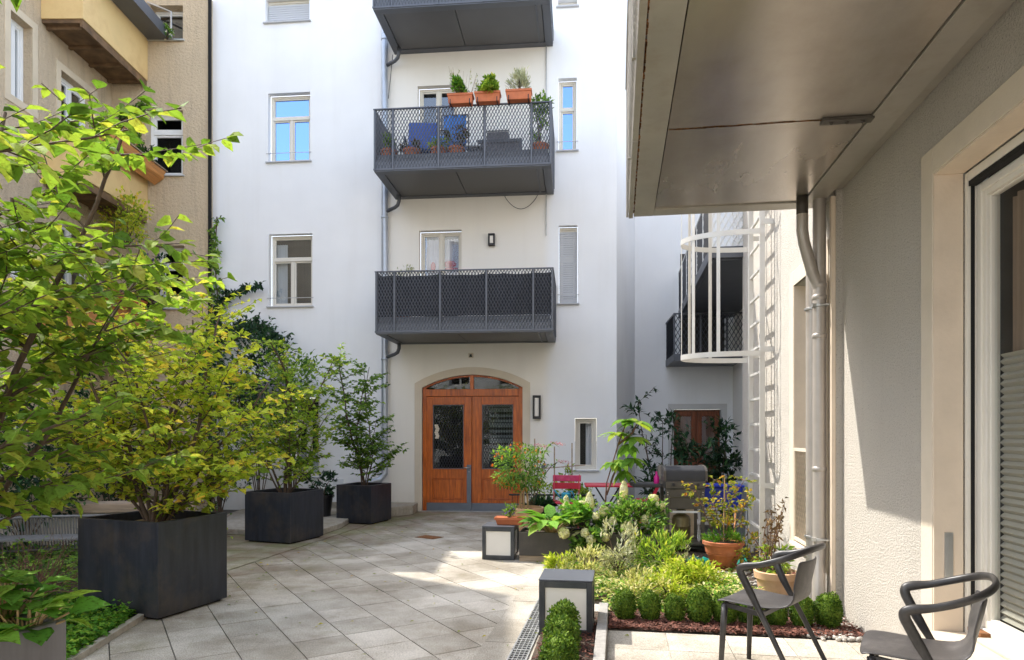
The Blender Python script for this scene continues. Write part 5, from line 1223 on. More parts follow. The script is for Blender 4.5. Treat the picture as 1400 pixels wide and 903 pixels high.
bush('hydrangea_shrub','hydrangea leaves spilling over the front of the planter joint','shrub',inpl(.86,-.04,.17),137,'green',.30,.08,.13,330,.085,.6,stems=6)
bush('red_leaf_shrub','dark red leaved shrub among the hydrangeas','shrub',inpl(1.28,.3,.30),134,'dkred',.34,.14,.18,420,.055,.45,stems=8)
bush('trailing_plant','green plant trailing over the front of the right raised planter','plant',inpl(1.40,.0,.14),135,'green',.16,.05,.10,150,.06,.5,stems=5)
def panicle(px, py, Y, s, cone, label):
    g = random.Random(px); p = P(px,py,Y); s *= 1.22; t = thing('hydrangea_flower', label, 'flower', p, 0, 'white hydrangea flower heads'); m = MB()
    m.ball((0,0,0),s*.7,s*.7,s*(1.35 if cone else .72),10,7)
    for k in range(int(230*s/.07)):
        d = rv(g).normalized(); z = d.z; f = (1-.45*(z*.5+.5)) if cone else 1; hh = 1.6 if cone else .85
        q = V((d.x*s*f*.85,d.y*s*f*.85,z*s*hh)); e_ = d.cross(rv(g))+d*.25; m.leaf(q-e_.normalized()*.012,e_,d+rv(g)*.35,.030,.028,.05,.1)
    m.build('petals', LF['cream'], t); m = MB(); m.tube([(0,.0,-s*.4),(0,.06,-s*.6),(0,.16,-s*.9)],.003,5); m.build('stalk', MT['red_bark'], t); return t
for a in ((853,671,8.15,.060,True,'topmost cream flower cone beside the umbrella tree stem'),(848,690,8.2,.045,True,'small cream flower just below the topmost cone'),(893,683,8.0,.058,False,'round cream flower head left of the grill, upper one'),(902,692,7.95,.055,False,'round cream flower head touching the grill side'),(861,696,8.0,.045,False,'cream flower in the middle of the dark hydrangea'),(848,698,7.95,.042,False,'cream flower at the left of the dark hydrangea'),(806,687,8.1,.062,True,'tall cream flower cone below the red table'),(826,699,7.95,.055,False,'yellowish cream flower cluster in the hydrangea centre'),(815,706,7.9,.04,False,'greenish cream flower below the tall cone'),(771,729,7.75,.060,False,'cream flower hanging over the hosta leaves'),(800,729,7.75,.048,False,'cream flower hanging over the planter joint'),(808,738,7.72,.050,False,'lowest cream flower in front of the planter joint'),(828,735,7.72,.045,False,'round cream flower right of the planter joint'),(774,689,8.2,.05,True,'small cream flower beside the red chair seat'),(873,690,7.95,.042,False,'cream flower between the two round heads and the topmost cone'),(838,712,7.85,.042,False,'cream flower low in the middle of the dark hydrangea'),(882,710,7.85,.045,False,'lower right cream flower near the grill wheel'),(858,716,7.8,.038,False,'small low cream flower above the trailing plant'),(787,708,7.95,.045,True,'cream flower cone above the smaller white-edged hosta'),(795,690,8.1,.042,False,'cream flower left of the tall cone')): panicle(*a)
# lavender trough on the far light box
t = thing('trough_pot','small terracotta trough of lavender on the far light box','trough',V((-.02,8.22,.398)),WA)
m = MB(); m.hexa([(-.15,-.07,0),(.15,-.07,0),(.15,.07,0),(-.15,.07,0),(-.175,-.085,.085),(.175,-.085,.085),(.175,.085,.085),(-.175,.085,.085)]); frame_ = m.build('pot_body', MT['trough'], t, bevel=.006)
m = MB(); m.box(-.182,.182,-.092,-.08,.06,.09); m.box(-.182,.182,.08,.092,.06,.09); m.box(-.182,-.17,-.08,.08,.06,.09); m.box(.17,.182,-.08,.08,.06,.09); m.build('rim', MT['trough'], t)
bush('lavender_plant','small lavender with purple spikes in the terracotta trough','plant',V((-.02,8.22,.465)),140,'green',.16,.06,.075,420,.05,.2,updir=1.2,flowers=('purple',22,.022,'up'),stems=4)
# standard lantana and butterfly bush
pL = P(716,592,9.0)-V((0,0,1.5))
t = pot('flower_pot','large round terracotta pot holding the little orange-flowered standard tree',pL+V((.02,0,.22)),[(.15,0),(.22,.24),(.24,.245),(.245,.30),(.22,.30),(.21,.26),(0,.26)],'pale_terracotta',soil=(.2,.26))
t = thing('plant_stand','dark low stand under the round terracotta pot','stand',pL+V((.02,0,0)),0); m = MB(); m.lathe([(.2,.19),(.2,.215),(0,.215)],(0,0,0),20); m.build('top', MT['black_metal'], t)
for k in range(3): m = MB(); m.tube([(.16*math.cos(k*2.1),.16*math.sin(k*2.1),.19),(.18*math.cos(k*2.1),.18*math.sin(k*2.1),0)],.012,6); m.build('leg', MT['black_metal'], t)
g = random.Random(14); t = thing('lantana_tree','small standard tree with round crown and orange flowers before the entrance door','tree',pL+V((.0,0,.47)),0); w = MB(); lv = MB(); fl = MB()
for x in (-.05,.06,.0): w.tube([(x,0,0),(x*.8,.01,.2),(x*.4+.0,0,.42),(x*2,0,.62)],[.015,.013,.011,.006],6,cap=False)
for k in range(1700):
    d = rv(g).normalized(); r = g.random()**.33; rr = 1+.16*math.sin(4*d.x+2)*math.cos(5*d.z); p = V((d.x*.36*r*rr-.06,d.y*.33*r*rr,.57+d.z*.31*r*rr)); s = .055*g.uniform(.6,1.2)
    lv.leaf(p,d+rv(g)*.8,V((0,0,1))+d*.5+rv(g)*.5,s,s*.5)
for k in range(46):
    d = rv(g).normalized(); d.y = -abs(d.y); p = V((d.x*.37-.06,d.y*.34,.57+d.z*.31))
    for u in range(6): fl.leaf(p+rv(g)*.012,rv(g)+d,d,.02,.016)
w.build('trunk', MT['bamboo'], t, smooth=True); lv.build('crown', LF['green'], t); fl.build('flowers', LF['orange'], t)
t = thing('plant_label','white plant tag tied to the stem of the little orange-flowered tree','plant tag',pL+V((.06,-.1,.62)),0); m = MB(); m.bar((0,0,0),(.05,-.01,.09),.03,.002); m.build('tag', MT['white_plastic'], t); m = MB(); m.tube([(.05,-.01,.09),(.05,.04,.13)],.002,4); m.build('string', MT['white_plastic'], t)
g = random.Random(15); t = thing('butterfly_bush','arching butterfly bush with mauve flower spikes above the orange-flowered tree','shrub',pL+V((.10,.25,.2)),0); w = MB(); lv = MB(); fl = MB()
for (ex_,ez,L) in ((-.38,1.05,8),(.28,1.15,9),(.05,1.12,8),(-.12,1.0,8),(.36,.9,7)):
    pts = [V((ex_*(k/L)**1.6,0,ez*(1-(1-k/L)**1.5))) for k in range(L+1)]; w.tube(pts,.006,5,cap=False)
    for k in range(3,L+1):
        for s in range(5): e = rv(g); e.z *= .5; lv.leaf(pts[k],e+V((0,0,.1)),V((0,0,1))+rv(g)*.4,.13*g.uniform(.7,1.1),.03,.1,.4)
    if ex_ > 0:
        for u in range(60): fl.leaf(pts[-1]+V((u/60*.17,0,.02-.03*u/60))+rv(g)*.018,rv(g),rv(g),.018,.014)
w.build('stems', MT['bark'], t, smooth=True); lv.build('foliage', LF['green'], t); fl.build('flowers', LF['pink'], t)
# vegetable stakes, wire fence and tomatoes by the wall
for i,(px,y0,y1,Y,l) in enumerate(((713,612,690,10.2,'thin reddish stake left of the trellis row'),(731,600,690,10.4,'thin stake carrying a pink cap'),(735,612,690,10.4,'dark stake beside the pink capped one'),(758,611,690,10.6,'dark stake behind the red chair back'),(782,606,690,10.8,'tall dark stake left of the ground floor window'))):
    a, b = P(px,y1,Y), P(px,y0,Y); a.z = 0; stick('garden_stake',l,'stake',a,b,.010,'old_wood' if i else 'pale_wood','stakes by the white wall')
a, b = P(728,642,10.35), P(800,636,10.9); stick('cross_stake','long stake tied across the upright stakes','stake',a,b,.008,'old_wood')
t = thing('wire_fence','low black wire fence behind the red chair','fence',P(752,592,10.75)-V((0,0,1.5)),FA); m = MB(); m.tube([(-.65,0,.52),(.7,0,.52)],.014,6); m.tube([(-.65,0,.10),(.7,0,.10)],.010,6); m.build('rail', MT['black_metal'], t); m = MB()
for k in range(16): m.tube([(-.6+k*.085,0,0),(-.6+k*.085,0,.52)],.005,5)
m.build('bars', MT['black_metal'], t)
for i,(px,Y,h_,l) in enumerate(((745,10.9,.62,'tomato plant left of the red chair back'),(780,11.0,.72,'tomato plant behind the red chair back'),(797,10.8,.45,'tomato plant below the ground floor window'))):
    p = P(px,592,Y); p.z = .22; bush('tomato_plant',l,'plant',p,150+i,'mid',.22,.18,h_/2,300,.07,.5,group='tomato plants by the wall',stems=6,lift=.02)
    t = pot('nursery_pot',('black nursery pot of the left tomato plant','black nursery pot of the middle tomato plant','black nursery pot under the ground floor window')[i],V((p.x,p.y,0)),[(.11,0),(.14,.22),(.15,.22),(.15,.24),(.13,.24),(.12,.2),(0,.2)],'black_metal','nursery pots by the wall',soil=(.115,.205))
bush('leafy_plant','broad dark leafy plant in the grey bowl between pot and chair','plant',P(738,592,9.6)-V((0,0,1.16)),156,'dark',.24,.18,.12,300,.11,.6,stems=6)
pot('grey_bowl','grey round bowl pot behind the terracotta pot',P(738,592,9.6)-V((0,0,1.5)),[(.14,0),(.23,.30),(.25,.31),(.25,.34),(.22,.34),(.2,.3),(0,.3)],'rattan',soil=(.2,.3))
# red folding chairs and table
def bistro_chair(loc, rz, label, mat='red_paint'):
    t = thing('folding_chair', label, 'chair', loc, rz, 'red folding bistro chairs')
    for s in (-1,1):
        m = MB(); m.bar((s*.19,.22,0),(s*.19,-.20,.86),.025,.012,up=(1,0,0)); m.build('back_leg', MT['red_paint'], t)
        m = MB(); m.bar((s*.17,-.24,0),(s*.17,.20,.45),.025,.012,up=(1,0,0)); m.build('front_leg', MT['red_paint'], t)
    for i,(z,y) in enumerate(((.80,-.185),(.69,-.13))):
        m = MB(); m.box(-.215,.215,y-.022,y-.008,z-.045,z+.05); m.build('back_slat', MT['pink_paint' if i == 0 else 'red_paint'], t, bevel=.005)
    for k in range(5):
        m = MB(); m.box(-.2,.2,-.17+k*.085,-.10+k*.085,.45,.465); m.build('seat_slat', MT['red_paint'], t, bevel=.003)
    return t
cr = P(774,592,10.25); cr.z = 0
bc = bistro_chair(cr, R(172), 'red folding chair with faded pink top slat, blue watering can on its seat')
c2_ = P(890,592,10.6); c2_.z = 0
dup(bc, c2_, R(80), 'second red folding chair half hidden behind the hydrangeas, left of the grill')
t = thing('bistro_table','red square folding table between the red chairs','table',P(832,592,10.1)-V((0,0,1.5)),R(-4))
m = MB(); m.box(-.35,.35,-.28,.28,.715,.74); m.build('tabletop', MT['red_paint'], t, bevel=.006)
for s in (-1,1):
    for q in (-1,1): m = MB(); m.bar((q*.24,s*.22,0),(-q*.2,s*.22,.714),.022,.012,up=(0,1,0)); m.build('leg', MT['black_metal'], t)
t = thing('watering_can','turquoise watering can on the red chair seat','watering can',cr+V((0,-.02,.466)),R(160)); m = MB(); m.lathe([(.07,0),(.075,.12),(.05,.14),(0,.14)],(0,0,0),18); m.build('body', MT['turquoise'], t, auto=40)
m = MB(); m.tube([(.07,0,.03),(.14,0,.12),(.19,0,.17)],[.014,.011,.012],8); m.build('spout', MT['turquoise'], t, smooth=True); m = MB(); m.tube([(-.07,0,.03),(-.12,0,.09),(-.09,0,.16),(-.02,0,.15)],.009,8); m.build('handle', MT['turquoise'], t, smooth=True)
# umbrella tree
g = random.Random(77); pM = P(826,592,8.75)-V((0,0,1.5)); t = thing('umbrella_tree','tall thin young tree with clusters of long drooping leaves behind the raised planters','tree',pM,0); w = MB(); lv = MB()
for pts in ([(0,0,0),(.01,0,.45),(.03,0,.85),(.18,0,1.35),(.28,0,1.62)],[(.03,0,.7),(.12,.02,.95),(.2,.03,1.12)],[(.18,0,1.35),(.36,-.02,1.5),(.42,-.02,1.62)]):
    w.tube(pts,[.013]*2+[.008]*(len(pts)-2),6,cap=False)
for (x,y,z,n_,dr) in ((.15,-.02,1.50,8,.1),(.28,0,1.66,9,.25),(.40,-.03,1.45,9,-.25),(.42,-.02,1.64,8,.15),(.10,.02,1.12,8,-.1),(.2,.03,1.16,9,-.25),(.34,-.05,1.18,8,-.2),(.26,.03,1.02,7,-.5),(.30,-.02,1.36,8,-.4)):
    for k in range(n_):
        a = k*6.28/n_+g.uniform(-.2,.2); lv.bigleaf((x,y,z),V((math.cos(a),math.sin(a),dr+g.uniform(-.35,.15))),V((0,0,1))+rv(g)*.2,.25*g.uniform(.75,1.1),.115*g.uniform(.8,1.2),.06,.35)
w.build('trunk', MT['red_bark'], t, smooth=True); lv.build('crown', LF['big'], t, smooth=True)
pot('nursery_pot','black pot at the foot of the thin umbrella tree',pM,[(.13,0),(.16,.26),(.175,.26),(.175,.29),(.15,.29),(.14,.24),(0,.24)],'black_metal','nursery pots by the wall',soil=(.135,.245))
# cherry laurels by the rear door
def laurel(px, Y, label, seed, stems, n):
    g = random.Random(seed); p = P(px,592,Y); p.z = 0; t = thing('laurel_shrub', label, 'shrub', p, 0, 'dark laurels by the rear door'); w = MB(); lv = MB()
    for (tx,ty,L) in stems:
        q = V((0,0,0)); d = V((tx,ty,1)).normalized(); pts = [q]
        for s in range(9): d = (d+rv(g)*.10).normalized(); q = q+d*L/9; pts.append(q)
        w.tube(pts,[.014-.001*k for k in range(10)],5,cap=False)
        for k in range(n):
            i = g.randrange(2,10); b = pts[i]; e = rv(g); e.z = abs(e.z)*.7; e.normalize(); l = g.uniform(.12,.36); tip = b+e*l; w.tube([b,tip],.003,3,cap=False)
            for u in range(11): lv.leaf(b.lerp(tip,.25+.75*u/10),e*.6+rv(g)*.8,V((0,0,1))+rv(g)*.5,.13*g.uniform(.7,1.15),.048)
    w.build('stems', MT['bark'], t, smooth=True); lv.build('foliage', LF['dark'], t); return t
laurel(905,11.2,'airy dark laurel stems left of the rear door',160,[(-.12,0,2.05),(.02,0,1.7),(-.3,0,1.5),(.12,.1,2.0)],15)
laurel(950,10.6,'dense dark laurel in front of the rear door',161,[(-.05,0,1.25),(.15,0,1.15),(.0,.1,1.35),(-.2,.1,1.2),(.3,.05,1.1)],17)
laurel(1000,10.9,'dark laurel in the corner right of the rear door',162,[(-.1,0,1.5),(.1,0,1.5),(.0,.1,1.2),(-.25,.1,1.25)],24)

# ------------------------------------------------------------------ gas grill
pG = P(932,592,8.7)-V((0,0,1.5)); t = thing('gas_grill','grey gas grill trolley with closed lid, open cabinet and side shelf','grill',pG,R(-3))
gw = .238
m = MB()
for x in (-gw,gw-.045):
    m.box(x,x+.045,-.235,-.19,.09,.80); m.box(x,x+.045,.19,.235,.09,.80)
m.box(-gw+.046,gw-.046,-.232,-.19,.70,.80); m.box(-gw+.046,gw-.046,-.24,.24,.10,.135); m.build('frame', MT['grill'], t, bevel=.005)
m = MB(); m.box(-gw+.05,gw-.05,-.215,-.205,.55,.695); m.build('burner_panel', MT['grill'], t, bevel=.003)
m = MB(); m.box(-gw+.07,gw-.07,-.2,-.19,.50,.528); m.build('drip_tray', MT['white_plastic'], t)
m = MB(); m.box(-gw+.05,gw-.05,.16,.185,.14,.69); m.build('back_panel', MT['wing_jamb'], t)
m = MB(); m.box(-gw-.01,gw+.01,-.25,.25,.803,.90); m.build('firebox', MT['grill'], t, bevel=.012)
m = MB(); pr = []
for k in range(13): a = math.pi*k/12; pr.append((-.25*math.cos(a),.903+.18*math.sin(a)**.3))
vs = [(-gw,y,z) for y,z in pr]+[(gw,y,z) for y,z in pr]; q = len(pr)
m.add(vs,[(k,k+1,q+k+1,q+k) for k in range(q-1)]+[tuple(range(q)),tuple(range(2*q-1,q-1,-1))]); m.build('lid', MT['grill_dark'], t, auto=40)
for s in (-1,1): m = MB(); m.add([(s*(gw+.002),y*1.04,.9+(z-.9)*1.05) for y,z in pr]+[(s*(gw+.03),y*1.04,.9+(z-.9)*1.05) for y,z in pr],[(k,k+1,q+k+1,q+k) for k in range(q-1)]+[tuple(range(q)),tuple(range(2*q-1,q-1,-1))]); m.build('lid_cheek', MT['grill'], t)
m = MB(); m.box(-gw-.40,-gw-.035,-.21,.21,.815,.86); m.build('side_shelf', MT['grill_dark'], t, bevel=.01)
for k in range(3): m = MB(); m.tube([(-.15+k*.15,-.255,.855),(-.15+k*.15,-.275,.855)],.018,10); m.build('knob', MT['grill_dark'], t)
for s in (-1,1):
    m = MB(); m.tube([(s*(gw+.01)-.02,-.20,.095),(s*(gw+.01)+.02,-.20,.095)],.088,20); m.build('wheel', MT['rubber'], t, auto=40)
    m = MB(); m.tube([(s*(gw+.01)-.028,-.20,.095),(s*(gw+.01)+.028,-.20,.095)],.035,14); m.build('hub', MT['grill'], t)
m = MB(); m.box(-gw+.02,gw-.02,-.2,.2,.05,.085); m.build('bottom_shelf', MT['grill_dark'], t)
for x in (-gw+.022,gw-.022):
    for z in (.76,.73,.6): m = MB(); m.tube([(x,-.236,z),(x,-.241,z)],.006,8); m.build('screw', MT['steel'], t)
t = thing('gas_bottle','olive green gas bottle standing inside the grill cabinet','gas bottle',pG+V((-.02,-.05,.137)),0)
m = MB(); m.lathe([(.10,0),(.112,.02),(.115,.05),(.115,.175),(.118,.18),(.118,.19),(.115,.195),(.115,.27),(.10,.31),(.06,.335),(.03,.34),(0,.34)],(0,0,0),28); m.build('cylinder', MT['gas'], t, auto=40)
m = MB(); m.lathe([(.055,.335),(.06,.345),(.06,.39),(.054,.39),(.05,.345)],(0,0,0),20,capb=False); m.build('collar', MT['gas'], t, smooth=True); m = MB(); m.tube([(0,0,.34),(0,0,.38)],.015,8); m.tube([(0,0,.37),(.04,0,.37)],.01,8); m.build('valve', MT['grill_dark'], t)
m = MB(); m.tube([pG+V((-.2,-.12,.55)),pG+V((-.22,-.13,.35)),pG+V((-.19,-.13,.2)),pG+V((-.17,-.1,.14))],.008,6); tag(m.build('gas_hose', MT['orange_wood'], smooth=True),'orange gas hose hanging inside the grill cabinet','hose')
t = thing('spray_bottle','small magenta bottle on the grill side shelf','bottle',pG+V((-gw-.10,-.08,.861)),0); m = MB(); m.lathe([(.032,0),(.035,.02),(.034,.08),(.014,.11),(.012,.14),(0,.14)],(0,0,0),14); m.build('body', MT['magenta'], t, auto=50); m = MB(); m.lathe([(.014,.13),(.014,.15),(0,.152)],(0,0,0),10); m.build('cap', MT['magenta'], t)
# clutter behind the bowl pot
pS = P(984,592,9.3)-V((0,0,1.5)); t = thing('storage_tub','bright blue plastic storage tub behind the rose','tub',pS+V((-.03,0,.50)),R(-6)); m = MB(); m.hexa([(-.26,-.17,0),(.26,-.17,0),(.26,.17,0),(-.26,.17,0),(-.30,-.2,.27),(.30,-.2,.27),(.30,.2,.27),(-.30,.2,.27)]); m.build('tub_body', MT['blue_plastic'], t, bevel=.02); m = MB(); m.box(-.32,.32,-.22,.22,.272,.30); m.build('lid', MT['blue_plastic'], t, bevel=.01)
t = thing('shelf_rack','low white shelf rack carrying the blue tub','shelf',pS,R(-6)); m = MB()
for z in (.06,.27,.47): m.box(-.33,.33,-.2,.2,z,z+.025)
m.build('board', MT['white_plastic'], t)
for x in (-.32,.30):
    for y in (-.19,.17): m = MB(); m.box(x,x+.02,y,y+.02,0,.495); m.build('post', MT['white_plastic'], t)
t = thing('storage_box','white box with slots on the low shelf','box',pS+V((-.16,-.05,.296)),R(-6)); m = MB(); m.box(-.12,.12,-.13,.1,0,.15); m.build('box_body', MT['white_plastic'], t, bevel=.008); m = MB()
for k in range(4): m.box(-.09,.09,-.132,-.1305,.02+k*.033,.038+k*.033)
m.build('slots', MT['grey_metal'], t)
t = thing('grey_cabinet','pale grey garden cabinet panel beside the ladder','cabinet',P(1012,592,9.5)-V((0,0,1.5)),WA); m = MB(); m.box(-.06,.16,-.2,.2,.02,.82); m.build('carcass', MT['zinc'], t, bevel=.008); m = MB(); m.box(-.05,.15,-.208,-.2005,.05,.79); m.build('door_panel', MT['zinc'], t, bevel=.004)
stick('broom_handle','orange broom handle leaning by the bowl pot','broom',pB+V((.16,.18,.02)),pB+V((.30,.5,.62)),.010,'orange_wood')

# ------------------------------------------------------------------ things on the balconies
def onb(px, yl, z): return FP+V((FU(px,yl)*CE+yl*SE, -FU(px,yl)*SE+yl*CE, z))
zr = zb2+1.06
for i,(px,l,lm,l2) in enumerate(((630,'left terracotta trough on the middle balcony rail','ground','mixed herbs with tall pale stalks in the left rail trough'),(667,'middle terracotta trough on the middle balcony rail','mid','bright green leafy plants in the middle rail trough'),(709.5,'right terracotta trough on the middle balcony rail','silver','bushy grey green herb in the right rail trough'))):
    p = onb(px,YB-.1,zr-.03+.012*i); t = thing('rail_trough',l,'trough',p,FA,'terracotta troughs on the balcony rail')
    m = MB(); m.hexa([(-.195,-.07,0),(.195,-.07,0),(.195,.07,0),(-.195,.07,0),(-.21,-.09,.15),(.21,-.09,.15),(.21,.09,.15),(-.21,.09,.15)]); m.build('pot_body', MT['trough'], t, bevel=.006)
    m = MB(); m.box(-.218,.218,-.098,-.086,.125,.16); m.box(-.218,.218,.086,.098,.125,.16); m.box(-.218,-.206,-.086,.086,.125,.16); m.box(.206,.218,-.086,.086,.125,.16); m.build('rim', MT['trough'], t)
    m = MB(); m.box(-.17,-.155,-.10,.16,-.012,-.002); m.box(.155,.17,-.10,.16,-.012,-.002); m.box(-.17,-.155,-.103,-.1,-.012,.06); m.box(.155,.17,-.103,-.1,-.012,.06); m.build('holder', MT['black_metal'], t)
    bush('trough_plant',l2,'plant',p+V((0,0,.15)),170+i,lm,.24,.12,(.15,.12,.14)[i],760,(.07,.08,.09)[i],(.5,.6,.16)[i],updir=(.8,.5,1.4)[i],stems=5,group='plants in the rail troughs')
    if i == 0:
        g = random.Random(4); t = thing('tall_flower','pale tall flower stalks rising from the left rail trough','plant',p+V((0,0,.15)),0); w = MB(); lv = MB()
        for k in range(22):
            a, b = g.uniform(-.2,.36), g.uniform(.18,.50); w.tube([(a*.6,0,0),(a,g.uniform(-.05,.05),b)],.003,3)
            if k%2 == 0:
                for s in range(14): lv.leaf((a,0,b*(.45+.55*s/14)),rv(g),rv(g),.03,.022)
        w.build('stems', MT['old_wood'], t); lv.build('flowers', LF['silver'], t)
zd = zb2+.17
def deck_chair(px, yl, label, rz):
    t = thing('lounge_chair', label, 'chair', onb(px,yl,zd), rz, 'navy chairs on the middle balcony'); m = MB(); m.box(-.28,.28,-.25,.25,.34,.40); m.build('seat', MT['navy'], t, bevel=.02); m = MB(); m.bar((0,.24,.40),(0,.42,1.12),.56,.05,up=(0,1,0)); m.build('backrest', MT['navy'], t, bevel=.02)
    for s in (-1,1):
        m = MB(); m.tube([(s*.29,-.24,0),(s*.29,-.24,.58),(s*.29,.28,.60)],.014,6); m.build('armrest', MT['grey_metal'], t); m = MB(); m.tube([(s*.27,.26,0),(s*.27,.20,.36)],.014,6); m.build('leg', MT['grey_metal'], t)
    return t
deck_chair(577,-.75,'navy blue high-backed chair left of the balcony door',FA+R(8))
t = thing('towel','bright blue towel hanging down behind the balcony mesh','towel',onb(625,-.95,zd),FA); m = MB(); vs = []
for i in range(13): x = -.24+.40*i/12; vs += [(x,.02*math.sin(i*1.7),.02),(x,.02*math.sin(i*1.3),.95)]
m.add(vs,[(2*i,2*i+2,2*i+3,2*i+1) for i in range(12)]); m.build('cloth', MT['blue_cloth'], t, smooth=True); m = MB(); m.tube([(-.28,0,.955),(.2,0,.955)],.012,6); m.tube([(-.28,0,.955),(-.28,0,0)],.012,6); m.tube([(.2,0,.955),(.2,0,0)],.012,6); m.build('stand', MT['grey_metal'], t)
t = thing('towel','bright blue cloth on the low chair at the balcony left','towel',onb(600,-1.05,zd),FA); m = MB(); vs = []
for i in range(9): x = -.14+.28*i/8; vs += [(x,.015*math.sin(i*1.7),.02),(x,.015*math.sin(i*1.3),.56)]
m.add(vs,[(2*i,2*i+2,2*i+3,2*i+1) for i in range(8)]); m.build('cloth', MT['blue_cloth'], t, smooth=True)
t = thing('storage_bench','slate blue rattan storage bench on the middle balcony','bench',onb(685,-.8,zd),FA); m = MB(); m.box(-.36,.36,-.2,.2,0,.44); m.build('body', MT['rattan'], t, bevel=.01); m = MB(); frame4(m,fm_,-.39,.39,0,.47,.05,-.225,-.202); m.build('frame', MT['grey_metal'], t)
t = thing('rattan_basket','grey rattan chair back above the storage bench','basket',onb(681,-.8,zd+.445),FA); m = MB(); m.box(-.19,.19,-.12,.12,0,.20); m.build('body', MT['rattan'], t, bevel=.01); m = MB(); m.tube([(-.19,-.13,.21),(.19,-.13,.21),(.19,.13,.21),(-.19,.13,.21)],.014,6,closed=True); m.build('rim', MT['slat_metal'], t)
for i,(px,lm,h_,l) in enumerate(((532,'green',.30,'potted plant at the left end of the middle balcony'),(563,'dkred',.16,'low red flower in a pot on the middle balcony'),(600,'mid',.18,'small pot plant in front of the blue cloth'),(624,'dkred',.34,'purple leaved plant in a pot before the blue towel'),(738,'green',.95,'tall slender potted tree at the right end of the middle balcony'))):
    p = onb(px,-1.2,zd); pot('balcony_pot','terracotta pot of the '+l.replace('potted ','').replace(' in a pot',''),p,[(.10,0),(.14,.22),(.155,.22),(.155,.26),(.13,.26),(.12,.22),(0,.22)],'terracotta','terracotta pots on the middle balcony',soil=(.12,.225))
    bush('balcony_plant',l,'plant',p+V((0,0,.24)),180+i,lm,.18,.15,h_/2+.04,300 if i < 4 else 520,.08,.45,stems=5,group='plants on the middle balcony')
t = thing('side_table','small white folding table on the middle balcony','table',onb(648,-1.0,zd),FA); m = MB(); m.box(-.14,.14,-.12,.12,.33,.35); m.build('tabletop', MT['white_plastic'], t)
for s in (-1,1): m = MB(); m.bar((s*.12,0,0),(-s*.12,0,.33),.015,.015); m.build('leg', MT['black_metal'], t)
p = onb(550,-1.1,zb1+.17); pot('balcony_pot','pot of the silvery shrub hidden behind the privacy screen',p,[(.12,0),(.16,.3),(.17,.3),(.17,.34),(.15,.34),(.14,.3),(0,.3)],'terracotta',soil=(.14,.3))
bush('olive_shrub','silvery shrub rising above the lowest balcony rail','shrub',p+V((0,0,.33)),190,'silver',.20,.15,.42,420,.055,.32,stems=8)
# greenery of the beige building
o_ = V((X0,YF,0))
t = thing('window_box','long orange wooden flower box along the middle beige balcony','flower box',o_+V((bd+.20,ys0+.1,6.40)),0); m = MB(); L_ = -ys0-.12
m.hexa([(-.06,0,-.10),(.12,0,.02),(.12,L_,.02),(-.06,L_,-.10),(-.06,0,.10),(.16,0,.16),(.16,L_,.16),(-.06,L_,.10)]); m.build('box_body', MT['orange_wood'], t, bevel=.006); m = MB(); m.box(-.08,.19,-.02,L_+.02,.163,.18); m.build('rim', MT['old_wood'], t)
for i,(y,l,lm) in enumerate(((-.35,'leafy plant at the far end of the orange flower box','dark'),(-.95,'dark green plant in the middle of the orange flower box','green'),(-1.6,'dry twiggy plant at the near end of the orange flower box','mid'))): bush('box_plant',l,'plant',o_+V((bd+.22,y,6.55)),200+i,lm,.18,.32,.18,300,.09,.45,stems=8,group='plants in the orange flower box')
climber('climbing_plant','vine on the trellis beside the dark window of the beige wall',(0,0,0),210,'green',[o_+V((px_f(148),-.06,6.4)),o_+V((px_f(152),-.06,7.0)),o_+V((px_f(165),-.06,7.5)),o_+V((px_f(200),-.06,7.85))],.16,95,.10)
bush('hanging_plant','dense violet-flowered climber hanging at the lower beige window','plant',o_+V((px_f(222),-.35,3.7)),211,'dark',.24,.2,.62,700,.08,.5,flowers=('purple',26,.04,'all'),stems=8)
bush('box_plant','leafy tangle on the lowest beige balcony','plant',o_+V((bd-.1,-1.0,3.9)),212,'mid',.35,.9,.35,900,.10,.5,stems=10)
bush('box_plant','yellow green vine tangle hanging under the middle beige balcony','plant',o_+V((bd+.1,-.9,4.9)),213,'yellow',.25,.8,.42,800,.09,.55,stems=10)
for i,(y,l) in enumerate(((-1.5,'near terracotta pot hung on the lowest beige balcony'),(-1.1,'second terracotta pot hung on the lowest beige balcony'),(-.62,'far terracotta pot hung on the lowest beige balcony'))):
    t = thing('hanging_trough',l,'trough',o_+V((bd+.14,y,3.80)),R(90),'terracotta troughs on the lowest beige balcony'); m = MB(); m.hexa([(-.15,-.06,0),(.15,-.06,0),(.15,.06,0),(-.15,.06,0),(-.17,-.08,.15),(.17,-.08,.15),(.17,.08,.15),(-.17,.08,.15)]); m.build('pot_body', MT['trough'], t, bevel=.006); m = MB(); m.box(-.18,.18,-.09,-.078,.12,.155); m.box(-.18,.18,.078,.09,.12,.155); m.build('rim', MT['trough'], t)
p = o_+V((bd+.24,-.95,9.14)); pot('balcony_pot','terracotta pot with a round box plant on the high grey shelf',p,[(.09,0),(.12,.18),(.13,.18),(.13,.2),(.11,.2),(.1,.17),(0,.17)],'terracotta',soil=(.1,.17)); bush('balcony_plant','round yellow green box plant on the high grey shelf','plant',p+V((0,0,.17)),215,'yellow',.18,.18,.16,420,.05,.5,stems=5)
bush('balcony_plant','white flowering plant on the upper beige window sill','plant',o_+V((px_f(233),-.12,9.08)),216,'green',.16,.10,.12,200,.05,.5,flowers=('whitef',16,.03,'all'),stems=4)

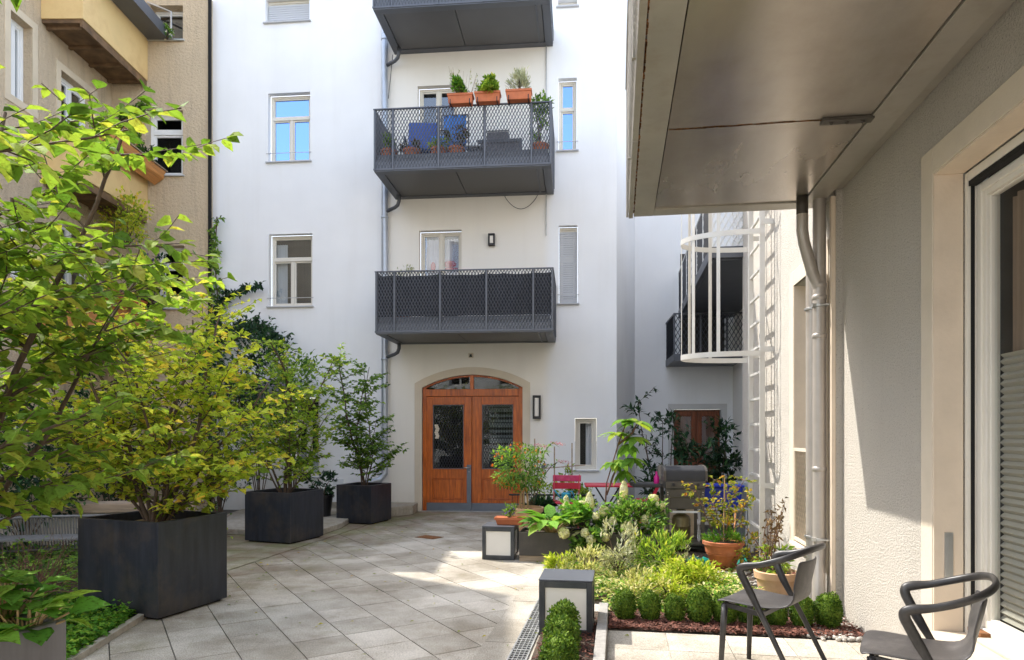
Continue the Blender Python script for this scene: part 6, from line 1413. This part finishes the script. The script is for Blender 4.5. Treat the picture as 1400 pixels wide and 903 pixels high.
# fallen leaves and petals on the paving (loose litter)
g = random.Random(99); m = MB()
for k in range(150):
    if k < 90: Y = g.uniform(5.0,12); X = -3.0+.2*(Y-7.4)+abs(g.gauss(0,.8))
    else: X = g.uniform(-2,2.2); Y = g.uniform(4.5,9)
    a = g.uniform(0,6.28); m.leaf((X,Y,.012),V((math.cos(a),math.sin(a),.05)),V((0,0,1))+rv(g)*.25,g.uniform(.02,.05),g.uniform(.015,.03))
tag(m.build('fallen_leaves', LF['rose']),'a few fallen yellow and brown leaves scattered on the paving','leaves',kind='stuff')
# ------------------------------------------------------------------ light, sky, camera
LD = V((WC-.52*WSN, -WSN-.52*WC, -1.45)).normalized()
sun = bpy.data.lights.new('sun', 'SUN'); sun.energy = 7.0; sun.angle = R(.5); sun.color = (1, .95, .87)
so = bpy.data.objects.new('sun', sun); col.objects.link(so); so.rotation_euler = LD.to_track_quat('-Z', 'Y').to_euler()
wd = bpy.data.worlds.new('World'); sc.world = wd; wd.use_nodes = True; nt = wd.node_tree
bgn = nt.nodes.get('Background') or nt.nodes.new('ShaderNodeBackground')
sky = nt.nodes.new('ShaderNodeTexSky'); sky.sky_type = 'NISHITA'; sky.sun_disc = False
sky.sun_elevation = math.asin(-LD.z); sky.sun_rotation = math.atan2(-LD.x, -LD.y); sky.air_density = 1.0; sky.dust_density = 1.6; sky.ozone_density = 1.0
hs_ = nt.nodes.new('ShaderNodeHueSaturation'); hs_.inputs['Saturation'].default_value = .62; nt.links.new(sky.outputs[0], hs_.inputs['Color']); nt.links.new(hs_.outputs[0], bgn.inputs[0]); bgn.inputs[1].default_value = .68
cam = bpy.data.cameras.new('camera'); co = bpy.data.objects.new('camera', cam); col.objects.link(co)
co.location = (0,0,H); co.rotation_euler = (R(90),0,0); cam.sensor_width = 36; cam.lens = 36*FOC/1400; cam.shift_y = (CY-451.5)/1400; cam.clip_start = .05; cam.clip_end = 500
sc.camera = co
sc.view_settings.view_transform = 'Standard'; sc.view_settings.look = 'None'; sc.view_settings.exposure = 0; sc.view_settings.gamma = 1
sc.cycles.max_bounces = 10; sc.cycles.diffuse_bounces = 5; sc.cycles.transparent_max_bounces = 16; sc.cycles.use_denoising = True
